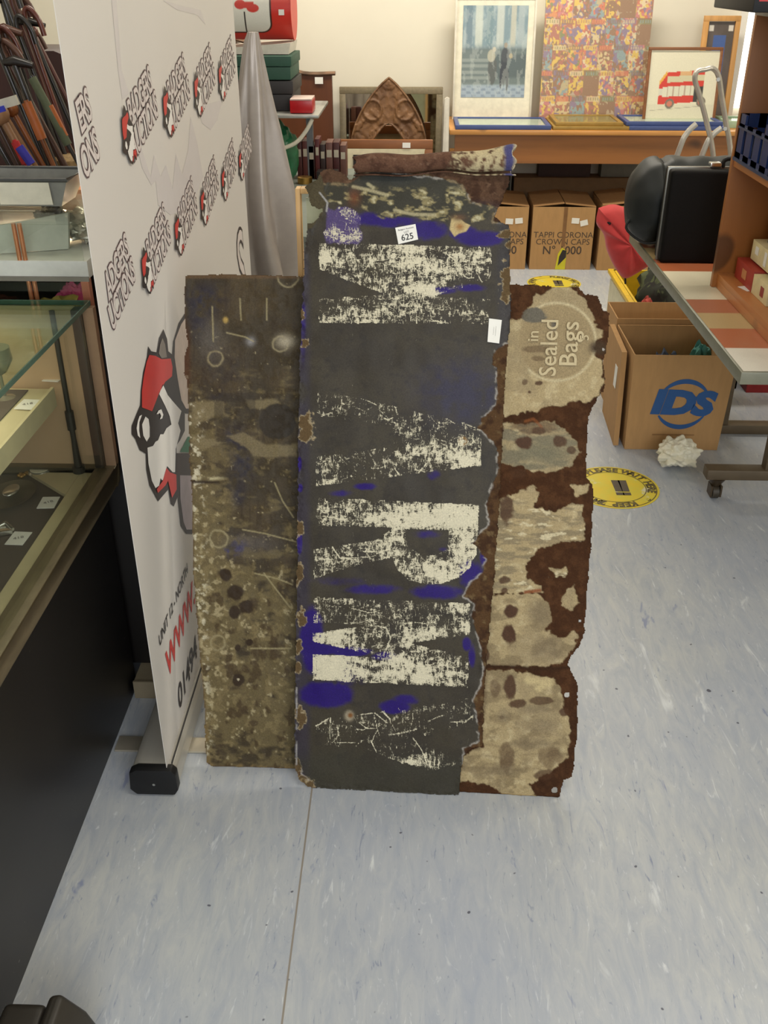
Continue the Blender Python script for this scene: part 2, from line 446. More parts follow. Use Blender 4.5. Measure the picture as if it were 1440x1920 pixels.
def sign_mat(name, rough_lo=0.42, rough_hi=0.85, fs=260.0, streak=(1, 1, 1), cream=(222, 214, 186)):
    """worn enamel: attribute Col = ground colour, W = how much white enamel survives, R = rust"""
    m, nt, b = new_mat(name)
    a = N(nt, 'ShaderNodeAttribute', attribute_name='Col'); wv = N(nt, 'ShaderNodeAttribute', attribute_name='W')
    rv = N(nt, 'ShaderNodeAttribute', attribute_name='R')
    v = coords(nt, streak); f = noise(nt, v, fs, 5, 0.72, 0.8); f1 = noise(nt, coords(nt, (2.2, 0.5, 0.5)), fs * 0.8, 3, 0.7, 1.0)
    f2 = noise(nt, coords(nt), fs * 1.4, 3, 0.7)
    mn = N(nt, 'ShaderNodeMath', operation='MINIMUM'); nt.links.new(f, mn.inputs[0]); nt.links.new(f1, mn.inputs[1])
    mn_ = mn; mn = N(nt, 'ShaderNodeMapRange'); mn.inputs[1].default_value = 0.27; mn.inputs[2].default_value = 0.62; nt.links.new(mn_.outputs[0], mn.inputs[0]); b.inputs['Specular IOR Level'].default_value = 0.22
    sb = N(nt, 'ShaderNodeMath', operation='SUBTRACT'); nt.links.new(wv.outputs['Fac'], sb.inputs[0]); nt.links.new(mn.outputs[0], sb.inputs[1])
    keep = ramp(nt, sb.outputs[0], -0.03, 0.07)
    g = mixc(nt, ramp(nt, f2, 0.3, 0.7), (0.56,) * 3, (0.92,) * 3)
    base = mixc(nt, 1.0, a.outputs['Color'], g, 'MULTIPLY')
    wcol = mixc(nt, ramp(nt, f2, 0.35, 0.7), [x * 0.72 for x in lin(cream)], lin(cream))
    c = mixc(nt, keep, base, wcol)
    nt.links.new(c, b.inputs['Base Color'])
    rr = N(nt, 'ShaderNodeMapRange'); rr.inputs[3].default_value = rough_lo; rr.inputs[4].default_value = rough_hi
    nt.links.new(rv.outputs['Fac'], rr.inputs[0]); nt.links.new(rr.outputs[0], b.inputs['Roughness'])
    hm = N(nt, 'ShaderNodeMath', operation='MULTIPLY'); nt.links.new(f2, hm.inputs[0]); nt.links.new(rv.outputs['Fac'], hm.inputs[1])
    hs = N(nt, 'ShaderNodeMath', operation='ADD'); nt.links.new(hm.outputs[0], hs.inputs[0])
    k2 = N(nt, 'ShaderNodeMath', operation='MULTIPLY'); k2.inputs[1].default_value = 0.25; nt.links.new(keep, k2.inputs[0]); nt.links.new(k2.outputs[0], hs.inputs[1])
    bump(nt, b, hs.outputs[0], 0.45, 0.0015)
    return m
def rag(X, Y, D, amp=5.0, seed=3, s=9.0):
    return D + (fbm(X, Y, s, s, seed, 3) - 0.5) * 2 * amp

def build_sheet(parent, name, pl, x0, x1, y0, y1, step, outline, rough_edge, paint, m, holes=(), seed=1, relief=0.0):
    X, Y = np.meshgrid(np.arange(x0, x1 + step, step, dtype=float), np.arange(y0, y1 + step, step, dtype=float))
    D = rag(X, Y, spoly(X, Y, outline), rough_edge, seed, 10)
    keep = D > 0
    for (hx, hy, hr) in holes: keep &= ((X - hx) ** 2 + (Y - hy) ** 2) > hr * hr
    C = [np.zeros(X.shape) for _ in range(3)]
    Wt, R, L = paint(X, Y, C, D)
    P = on_plane(pl, X, Y)
    P = P + L[..., None] * pl[3] * 0.001
    P[..., 2] = np.maximum(P[..., 2], 0.0012)
    me = grid_mesh(X, Y, keep, P, {'Col': np.clip(np.stack(C, -1), 0, 1), 'W': Wt, 'R': R}, backoff=-pl[3] * 0.0022)
    return link_mesh(name, me, m, parent)

# ---- main sign
PM = sign_plane((-.189, 1.485, 0), (.314, 1.464, 0))
def paint_main(X, Y, C, D):
    n1 = fbm(X, Y, 60, 60, 11); n2 = fbm(X, Y, 14, 14, 12); n3 = fbm(X, Y, 7, 24, 13)
    put(C, np.ones(X.shape), (62, 56, 46)); put(C, sstep(.35, .7, n1) * .7, (74, 67, 52)); put(C, sstep(.55, .8, n2) * .5, (48, 44, 40))
    # bluish borders where the cobalt enamel survives
    bl = sstep(588, 572, X) * sstep(430, 520, Y) * sstep(.3, .6, n1 + .1)
    put(C, bl * .6, (56, 50, 70))
    put(C, sstep(925, 940, X) * sstep(1000, 600, Y) * .5, (56, 54, 62))
    put(C, np.clip(blob(X, Y, 870, 735, 75, 50) * 1.2 * n2 * 1.6, 0, .8), (56, 54, 78))
    blues = [(725, 412, 70, 16, 1), (800, 432, 45, 22, .9), (900, 447, 45, 16, 1.2), (870, 437, 30, 15, 1.1), (830, 545, 30, 8, 1), (880, 540, 36, 9, .8),
             (585, 1200, 22, 60, 1.4), (612, 1302, 48, 24, 1.5), (600, 1218, 50, 10, 1.3), (660, 1222, 40, 9, 1.3), (740, 1325, 30, 14, 1.2), (760, 1312, 30, 12, .8),
             (700, 1105, 60, 12, .8), (820, 1110, 55, 16, .9), (885, 1075, 30, 30, .9), (910, 1048, 12, 18, 1), (875, 1207, 9, 14, 1.2), (885, 1230, 8, 24, .9),
             (685, 912, 25, 8, .8), (640, 925, 30, 8, .6), (560, 870, 6, 14, 1.5), (563, 915, 5, 8, 1.5), (813, 890, 18, 14, .6), (562, 1015, 5, 25, 1.2),
             (800, 1002, 38, 10, .6), (830, 1030, 14, 6, .5), (700, 405, 40, 12, .7), (640, 1262, 60, 50, .5), (720, 1230, 30, 10, .8), (568, 620, 8, 90, .6), (640, 1090, 90, 14, .45)]
    mb_ = 0
    for (cx, cy, rx, ry, k) in blues: mb_ = np.maximum(mb_, blob(X, Y, cx, cy, rx, ry, 2.6) * k)
    put(C, np.clip(sstep(.25, .75, mb_ * (.55 + .8 * n2)), 0, 1), (40, 14, 112))
    # white letters, word running down the sheet
    L1 = [(597, 455), (921, 463), (921, 525), (812, 556), (921, 561), (916, 608), (598, 606), (598, 560), (722, 552), (598, 505)]
    L2 = [(595, 728), (902, 800), (902, 873), (593, 912), (593, 856), (735, 838), (735, 798), (593, 780)]
    L3 = [(593, 933), (898, 946), (897, 1005), (893, 1040), (880, 1066), (860, 1083), (830, 1094), (800, 1096), (768, 1088), (745, 1068), (735, 1045), (665, 1060), (588, 1086), (588, 1030), (705, 1012), (735, 990), (593, 985)]
    L3h = [(760, 992), (842, 995), (841, 1015), (832, 1032), (812, 1041), (788, 1039), (768, 1027), (761, 1012)]
    L4 = [(588, 1119), (882, 1131), (882, 1191), (868, 1192), (770, 1206), (880, 1233), (877, 1289), (586, 1275), (586, 1227), (720, 1232), (587, 1203), (587, 1187), (690, 1172), (588, 1167)]
    L5 = [(590, 1348), (700, 1336), (800, 1318), (886, 1308), (886, 1352), (780, 1385), (870, 1432), (800, 1446), (735, 1424), (680, 1402), (590, 1396)]
    jag = (n2 - .5) * 3
    m1 = spoly(X, Y, L1) + jag > 0; m2 = spoly(X, Y, L2) + jag > 0; m4 = spoly(X, Y, L4) + jag > 0; m5 = spoly(X, Y, L5) + jag * 3 > 0
    m3 = (spoly(X, Y, L3) + jag > 0) & ~(spoly(X, Y, L3h) > 0)
    cov = .34 * m1 + .20 * m2 + .36 * m3 + .36 * m4 + .12 * m5
    def add(mask, cx, cy, rx, ry, k):
        nonlocal cov
        cov = cov + mask * blob(X, Y, cx, cy, rx, ry) * k
    for q in ((765, 468, 34, 22, .45), (630, 490, 40, 18, .26), (800, 505, 60, 22, .30), (890, 480, 40, 18, .3), (800, 545, 40, 16, .4), (730, 545, 60, 20, .16), (640, 600, 60, 10, .3), (700, 585, 60, 20, .14), (600, 480, 16, 30, .3)): add(m1, *q)
    for q in ((860, 845, 60, 28, .42), (770, 862, 50, 22, .28), (610, 870, 30, 18, .3), (615, 905, 30, 10, .3), (880, 868, 30, 10, .3), (640, 765, 40, 15, .10), (760, 800, 60, 12, .12)): add(m2, *q)
    for q in ((860, 965, 50, 30, .45), (790, 968, 60, 26, .5), (740, 1020, 20, 60, .35), (820, 1075, 60, 22, .5), (875, 1030, 22, 60, .42), (700, 965, 60, 20, .22), (640, 950, 50, 20, .14), (620, 1062, 40, 20, .12)): add(m3, *q)
    for q in ((610, 1252, 55, 30, .75), (620, 1195, 40, 16, .55), (760, 1262, 70, 24, .38), (820, 1268, 60, 20, .25), (790, 1190, 40, 12, .30), (870, 1140, 40, 12, .35), (875, 1180, 8, 20, .5), (740, 1225, 60, 24, .14)): add(m4, *q)
    for q in ((860, 1330, 40, 12, .25), (780, 1330, 40, 8, .28), (640, 1375, 50, 14, .16), (770, 1428, 40, 9, .55), (810, 1430, 16, 14, .3), (700, 1360, 40, 14, .12)): add(m5, *q)
    anyl = (m1 | m2 | m3 | m4 | m5)
    cov = cov + anyl * (fbm(X, Y, 22, 9, 31, 4) - .5) * .9 + anyl * (fbm(X, Y, 4, 11, 36, 3) - .5) * .8
    rs = random.Random(5)
    for i in range(150):
        k = rs.random()
        lx, ly = [(rs.uniform(600, 910), rs.uniform(460, 605)), (rs.uniform(600, 890), rs.uniform(735, 905)), (rs.uniform(595, 760), rs.uniform(940, 1080)), (rs.uniform(590, 870), rs.uniform(1125, 1280)), (rs.uniform(595, 860), rs.uniform(1320, 1400))][int(k * 5)]
        if rs.random() < .4: an = rs.choice((0, math.pi / 2)) + rs.uniform(-.12, .12)
        else: an = rs.uniform(0, math.pi)
        ln = rs.uniform(12, 60)
        pts = [(lx, ly), (lx + ln * .5 * math.cos(an), ly + ln * .5 * math.sin(an)), (lx + ln * math.cos(an + rs.uniform(-.5, .5)), ly + ln * math.sin(an + rs.uniform(-.5, .5)))]
        cov = np.maximum(cov, anyl * stroke(X, Y, pts, rs.uniform(.7, 1.6)) * rs.uniform(.5, .9))
    cov = np.where(anyl, cov, 0)
    # lilac scuffed patch at the upper left
    pp = spoly(X, Y, [(612, 390), (650, 388), (672, 400), (680, 450), (668, 458), (606, 456)]) + (n2 - .5) * 16
    put(C, sstep(-2, 3, pp) * .7, (96, 78, 140)); cov = np.where(pp > 0, .30 + (n2 - .5) * .9 + blob(X, Y, 650, 440, 40, 14) * .3, cov)
    # upper chipped belt: dark enamel with cream speckle
    top = spoly(X, Y, [(605, 345), (660, 340), (690, 322), (745, 318), (800, 328), (850, 335), (868, 350), (878, 372), (905, 375), (930, 380), (915, 410), (880, 420), (860, 415), (800, 412), (720, 408), (660, 385), (618, 380), (600, 365)]) + (n2 - .5) * 14
    inb = sstep(-1, 3, top)
    put(C, inb * .9, (58, 56, 44)); put(C, inb * blob(X, Y, 735, 335, 60, 14), (52, 54, 50))
    sp = fbm(X, Y, 16, 9, 41, 4)
    band = inb * sstep(346, 362, Y)
    put(C, band * sstep(.52, .66, sp), (150, 138, 96)); put(C, band * sstep(.68, .75, sp), (196, 188, 150))
    for pts in ([(662, 350), (690, 356), (726, 366)], [(740, 394), (775, 402), (815, 403)], [(690, 345), (700, 352)]): put(C, stroke(X, Y, pts, 3) * (top > 0) * .8, (190, 180, 140))
    put(C, blob(X, Y, 664, 370, 11, 15) , (112, 66, 36))
    # enamel limit on the right, rust outside it
    rough_ = np.zeros(X.shape)
    en = [(560, 330), (700, 318), (868, 340), (884, 378), (938, 388), (925, 415), (962, 418), (965, 640), (946, 645), (927, 660), (923, 684), (933, 690), (930, 760), (905, 783), (896, 803), (910, 815), (932, 838), (934, 880), (922, 915), (912, 945), (918, 985), (898, 1003), (888, 1018), (912, 1048), (905, 1072), (878, 1098), (870, 1118), (890, 1130), (886, 1160), (900, 1210), (908, 1250), (900, 1290), (888, 1312), (894, 1345), (900, 1390), (870, 1405), (868, 1500), (600, 1500), (588, 1470), (570, 1455), (560, 1438), (540, 1400), (540, 330)]
    De = spoly(X, Y, en) + (fbm(X, Y, 8, 8, 51, 3) - .5) * 7
    out = sstep(1, -1, De)
    put(C, out, (92, 66, 40)); put(C, out * sstep(.45, .7, n2), (70, 46, 28)); put(C, out * sstep(.6, .8, fbm(X, Y, 12, 12, 57)), (120, 98, 66))
    cov = np.where(De < 0, 0, cov); rough_ = np.maximum(rough_, out)
    lip = np.exp(-((De - 1.2) / 1.6) ** 2) * sstep(1480, 1440, Y) * sstep(.38, .55, fbm(X, Y, 14, 14, 58))
    put(C, lip * .8, (188, 182, 172))
    # torn brown rusty sheet at the top and right shoulder
    ru = spoly(X, Y, [(590, 250), (1000, 250), (990, 415), (925, 414), (932, 388), (884, 376), (868, 345), (800, 326), (740, 316), (692, 320), (655, 345), (612, 342), (590, 345)]) + (n2 - .5) * 10
    rm = sstep(-1, 2, ru)
    put(C, rm, (96, 70, 52)); put(C, rm * sstep(.45, .72, n2), (72, 48, 34)); put(C, rm * sstep(.6, .8, fbm(X, Y, 20, 12, 61)), (128, 100, 78))
    put(C, rm * blob(X, Y, 905, 388, 26, 10) * .8, (52, 48, 62))
    cov = np.where(ru > 0, 0, cov); rough_ = np.maximum(rough_, rm)
    lip2 = np.exp(-((ru + 2) / 2.2) ** 2) * sstep(.4, .6, fbm(X, Y, 10, 10, 62)); put(C, lip2 * .7, (160, 138, 100))
    # ragged left shoulder
    ls = spoly(X, Y, [(560, 320), (600, 318), (612, 370), (606, 400), (590, 420), (560, 440)]) + (n2 - .5) * 10
    put(C, sstep(-1, 2, ls), (84, 76, 56)); rough_ = np.maximum(rough_, sstep(-1, 2, ls)); cov = np.where(ls > 0, 0, cov)
    put(C, stroke(X, Y, [(600, 362), (614, 380), (612, 396)], 1.5), (170, 168, 165))
    # cream chip below the rust
    cc = spoly(X, Y, [(846, 412), (856, 404), (872, 418), (882, 422), (874, 434), (860, 438), (852, 444), (843, 430)]); put(C, sstep(-1, 1, cc), (206, 184, 130))
    put(C, blob(X, Y, 862, 425, 8, 7) , (170, 118, 60)); put(C, blob(X, Y, 860, 408, 14, 6), (104, 74, 46))
    # rusty chips along both edges and in the field
    chips = [(575, 800, 14, 27, 1), (572, 642, 8, 8, 1), (566, 588, 5, 12, 1), (562, 990, 7, 14, 1), (562, 1076, 7, 18, 1), (566, 1158, 9, 14, .9), (562, 1345, 10, 20, .9),
             (948, 438, 14, 8, 1), (958, 460, 9, 8, 1), (950, 528, 13, 34, 1), (560, 1215, 6, 12, .8), (558, 1250, 6, 10, .8), (566, 1462, 12, 9, 1), (577, 1472, 16, 9, 1), (555, 1440, 8, 18, .8)]
    for (cx, cy, rx, ry, k) in chips:
        dd = 1 - np.sqrt(((X - cx) / rx) ** 2 + ((Y - cy) / ry) ** 2) + (fbm(X, Y, 9, 9, 66, 3) - .5) * 1.7
        put(C, sstep(-.02, .12, dd), (104, 84, 56)); put(C, np.exp(-((dd - .03) / .08) ** 2) * .75, (196, 178, 140)); rough_ = np.maximum(rough_, sstep(0, .1, dd))
        cov = np.where(dd > 0, 0, cov)
    put(C, blob(X, Y, 655, 1342, 9, 10, 4), (176, 164, 138)); put(C, blob(X, Y, 657, 1341, 5, 5, 4), (136, 88, 40))
    put(C, np.exp(-((np.hypot(X - 868, Y - 827) - 6) / 2.4) ** 2), (150, 110, 50))
    put(C, stroke(X, Y, [(556, 1290), (556, 1400), (556, 1440), (566, 1452), (578, 1462)], 1.6) * .8 * sstep(.35, .5, n2), (176, 172, 168))
    # lower faded brown
    low = sstep(1395, 1440, Y + (n1 - .5) * 60) * (De > 3); put(C, low * .6, (62, 60, 48))
    for q in ((700, 1470, 120, 10), (880, 1470, 60, 12)): pass
    Lf = (fbm(X, Y, 45, 45, 71, 2) - .5) * 3 + rm * (n2 - .5) * 6 + np.clip(stroke(X, Y, [(600, 330), (575, 400)], 12) * 6, 0, 6)
    edge_fade = sstep(0, 14, D)
    return cov, np.clip(rough_ + .12, 0, 1), Lf * 1.0 + (1 - edge_fade) * (n2 - .5) * 6
main = thing('enamel_sign', 'tall dark navy enamel sign with sideways white letters and curled rusty top, standing in front', 'sign', (0.05, 1.49, 0))
OUT_M = [(577, 420), (596, 410), (604, 392), (586, 388), (578, 372), (572, 350), (592, 338), (604, 320), (622, 314), (640, 322), (655, 334), (668, 330), (676, 300), (700, 296), (800, 298), (955, 300), (958, 340), (948, 360), (938, 385), (930, 405), (940, 418), (957, 420), (958, 600), (953, 640), (949, 700), (945, 780), (940, 880), (935, 980), (928, 1080), (917, 1200), (911, 1250), (908, 1330), (905, 1400), (884, 1404), (870, 1418), (864, 1450), (862, 1492), (820, 1491), (700, 1484), (592, 1478), (575, 1474), (560, 1460), (552, 1440), (552, 1300), (555, 1150), (557, 1000), (559, 800), (562, 640), (568, 520), (572, 450)]
SM = sign_mat('worn_navy_enamel', streak=(0.5, 1.5, 1.5))
build_sheet(main, 'sign_sheet', PM, 545, 972, 290, 1496, 1.5, OUT_M, 3.2, paint_main, SM, seed=5)
# the top of the sheet is rolled over towards the viewer like a scroll
def rolled():
    A = Vector(on_plane(PM, 668, 312, 0.0)); B = Vector(on_plane(PM, 962, 303, 0.0)); nrm = Vector(PM[3]); e1 = (B - A).normalized(); up = nrm.cross(e1).normalized()
    ns, na = 90, 40
    P = np.zeros((ns, na, 3)); U = np.zeros((ns, na)); T = np.zeros((ns, na))
    for i in range(ns):
        s = i / (ns - 1)
        rad = 0.0165 + 0.004 * s + 0.006 * max(0, (s - .82) / .18) ** 1.5 + 0.002 * math.sin(s * 9)
        c = A.lerp(B, s) + nrm * (rad * 0.6) + up * (0.002 * math.sin(s * 14))
        for j in range(na):
            t = j / (na - 1); an = -math.pi * .55 + t * math.pi * 1.95
            r = rad * (1 - .22 * t)
            ed = 0.004 * math.sin(an * 5 + s * 3) * (1 if i in (0, ns - 1) else 0)
            p = c + nrm * (-math.cos(an + math.pi * .05) * r) * 1.0 + up * (math.sin(an) * r) + e1 * ed * 1.2
            P[i, j] = p; U[i, j] = s * 300; T[i, j] = t * 120
    C = [np.zeros(U.shape) for _ in range(3)]
    n1 = fbm(U, T, 18, 18, 81); n2 = fbm(U, T, 7, 7, 83)
    put(C, np.ones(U.shape), (110, 78, 60)); put(C, sstep(.45, .7, n1), (84, 56, 42)); put(C, sstep(.6, .8, n2) * .7, (140, 110, 90))
    cr = sstep(.62, .72, U / 300 + (n1 - .5) * .35) ; put(C, cr * sstep(.42, .6, n2 + .08), (206, 190, 150))
    put(C, sstep(.93, .955, U / 300 + (n2 - .5) * .03), (84, 82, 128)); put(C, sstep(.988, .995, U / 300), (200, 186, 150))
    W_ = np.zeros(U.shape)
    me = grid_mesh(U, T, np.ones(U.shape, bool), P, {'Col': np.stack(C, -1), 'W': W_, 'R': np.ones(U.shape)})
    o = link_mesh('rolled_edge', me, SM, main, smooth=True); o['label'] = 'brown rusted curled edge with a cream and blue end'
    so = o.modifiers.new('thickness', 'SOLIDIFY'); so.thickness = 0.0018
rolled()
def lot_label(parent, pts, pl, lines, m=WHITE, name='lot_label'):
    P = [Vector(on_plane(pl, x, y, 0.0035)) for x, y in pts]
    nrm = Vector(pl[3])
    o = MB().prism(P, -nrm * 0.0006).build(name, m, parent)
    c = sum(P, Vector()) / 4; r_ = (P[1] - P[0] + P[2] - P[3]).normalized(); u_ = nrm.cross(r_).normalized()
    for (s, dv, size, b) in lines: text('print', s, c + u_ * dv, r_, u_, size, INK, o, off=0.0005, bold=b)
    return o
lot_label(main, [(741, 427), (779, 420), (784, 449), (747, 458)], PM, [('625', -0.006, 0.016, .01), ('LOT', 0.0035, 0.005, 0), ('Badgers Auctions', 0.0095, 0.0042, 0)])
lot_label(main, [(914, 641), (917, 597), (941, 600), (936, 644)], PM, [('______', 0.0, 0.006, 0), ('_____', 0.004, 0.006, 0)])

# ---- left sign
PL = sign_plane((-.422, 1.542, 0), (-.235, 1.540, 0))
def paint_left(X, Y, C, D):
    n1 = fbm(X, Y, 50, 50, 111); n2 = fbm(X, Y, 13, 13, 112); n3 = fbm(X, Y, 26, 14, 113); n4 = fbm(X, Y, 5, 40, 114)
    put(C, np.ones(X.shape), (72, 62, 44)); put(C, sstep(.4, .7, n1) * .7, (88, 74, 50)); put(C, sstep(.5, .75, n4) * .5, (60, 48, 32))
    # olive / khaki grows downwards
    kh = np.clip(.10 + sstep(700, 1150, Y) * .42 - sstep(1330, 1430, Y) * .3 + sstep(470, 350, X) * sstep(700, 760, Y) * .32 - blob(X, Y, 520, 860, 90, 60) * .2 - blob(X, Y, 500, 1010, 70, 90) * .25, 0, 1)
    put(C, sstep(.62, .36, n3 - (kh - .32) * .9 ) * sstep(640, 720, Y + (n1 - .5) * 80) * .85, (118, 104, 70))
    put(C, sstep(.60, .76, n2 + (kh - .35) * .36) * sstep(650, 720, Y) * .6, (146, 130, 92))
    put(C, sstep(.70, .80, fbm(X, Y, 10, 10, 118) + (kh - .35) * .30) * .8, (184, 170, 130))
    put(C, sstep(.60, .70, fbm(X, Y, 22, 26, 119)) * sstep(1000, 1100, Y) * .8, (76, 60, 38))
    # blue remains
    for (cx, cy, rx, ry, k) in ((385, 560, 36, 28, 1), (372, 600, 20, 40, .8), (440, 820, 18, 20, 1.1), (455, 870, 22, 40, .9), (445, 930, 14, 20, .8), (425, 700, 40, 50, .3), (412, 745, 14, 6, 1)):
        put(C, np.clip(blob(X, Y, cx, cy, rx, ry) * k * sstep(.25, .6, n2), 0, .9), (50, 48, 62))
    put(C, np.clip(blob(X, Y, 448, 1024, 16, 14) + blob(X, Y, 430, 1034, 12, 8), 0, 1) * sstep(.35, .6, n2), (66, 62, 110))
    put(C, blob(X, Y, 470, 1020, 50, 20) * .5, (96, 92, 92)); put(C, blob(X, Y, 395, 640, 26, 40) * .45, (120, 116, 110))
    # old cream lettering ghosts and a dark disc
    for q in ([(425, 818), (455, 810), (478, 822), (500, 835), (557, 832), (557, 856), (475, 858), (462, 838)], [(462, 750), (520, 748), (528, 765), (468, 768)], [(360, 755), (420, 752), (420, 775), (360, 800)], [(360, 815), (425, 830), (360, 850)]):
        put(C, sstep(-3, 3, spoly(X, Y, q) + (n2 - .5) * 8) * .75, (140, 126, 92))
    put(C, sstep(36, 32, np.hypot(X - 520, (Y - 790) * 1.0) + (n2 - .5) * 6), (58, 50, 38))
    put(C, sstep(.7, .5, np.abs(spoly(X, Y, [(410, 745), (470, 745), (470, 775), (440, 800), (410, 790)]) / 14)) * .5, (58, 50, 40))
    for (cx, cy, r) in ((403, 672, 14), (540, 520, 18), (410, 1010, 16), (408, 1205, 14), (525, 645, 14)):
        put(C, np.exp(-((np.hypot(X - cx, Y - cy) - r + (n2 - .5) * 6) / 1.8) ** 2) * .8, (168, 156, 118))
    put(C, blob(X, Y, 535, 640, 16, 12), (186, 176, 150)); put(C, blob(X, Y, 470, 640, 8, 8), (150, 148, 148)); put(C, blob(X, Y, 423, 600, 5, 6, 4), (190, 160, 90))
    for (cx, cy, r) in ((423, 1077, 13), (442, 1112, 16), (462, 1138, 15), (447, 1275, 11), (468, 1204, 7), (440, 1148, 12), (445, 1215, 6)):
        put(C, sstep(1.1, .8, np.hypot(X - cx, Y - cy) / r + (n2 - .5) * .6), (60, 46, 30))
    put(C, np.hypot(X - 447, Y - 1274) < 2.2, (200, 190, 160))
    for pts in ([(455, 993), (495, 1000), (556, 1016)], [(478, 1075), (520, 1085), (548, 1096)], [(495, 1075), (520, 1108), (545, 1140)], [(425, 624), (460, 632), (475, 640)], [(450, 560), (452, 600)], [(398, 575), (400, 640)], [(500, 560), (500, 600)], [(470, 1216), (545, 1216)], [(515, 905), (530, 940), (550, 970)]):
        put(C, stroke(X, Y, pts, 1.3) * .75, (176, 164, 122))
    # edges: bright flecks down the left side, seam at y 905, rusty rim on top
    fl = sstep(385, 362, X - (Y - 700) * .03) * sstep(.60, .70, fbm(X, Y, 8, 8, 121)) * (Y > 700); put(C, fl, (214, 206, 176))
    put(C, np.exp(-((Y - 904 - (n1 - .5) * 10) / 3) ** 2) * sstep(440, 400, X), (52, 38, 24)); put(C, np.exp(-((Y - 897 - (n1 - .5) * 10) / 3) ** 2) * sstep(430, 400, X) * sstep(.4, .6, n2), (200, 190, 150))
    rim = sstep(5, 0, D); put(C, rim * .7, (84, 58, 34)); put(C, sstep(9, 3, Y - 516) * .6, (116, 88, 58))
    put(C, sstep(10, 4, D) * sstep(352, 380, X) * sstep(.45, .6, n2) * (Y > 1350), (128, 108, 70))
    put(C, np.clip(sstep(362, 350, X) * sstep(590, 640, Y) * sstep(760, 700, Y), 0, 1) * .8, (86, 52, 26))
    return np.zeros(X.shape), np.clip(.35 + .5 * sstep(.5, .7, n2), 0, 1), (n1 - .5) * 4 + (n2 - .5) * 1.2
left = thing('enamel_sign', 'olive brown scratched sign with navy patch, behind the dark lettered sign on its left', 'sign', (-0.33, 1.55, 0))
OUT_L = [(346, 516), (430, 513), (500, 516), (596, 518), (600, 700), (598, 1100), (590, 1442), (470, 1440), (396, 1437), (388, 1430), (384, 1400), (383, 1350), (381, 1300), (374, 1240), (368, 1160), (362, 1080), (361, 1000), (358, 920), (354, 860), (352, 740), (350, 715), (345, 700), (346, 660), (352, 645), (346, 610), (345, 560)]
build_sheet(left, 'sign_sheet', PL, 338, 598, 508, 1444, 1.6, OUT_L, 1.8, paint_left, sign_mat('olive_enamel', 0.35, 0.8), seed=8)

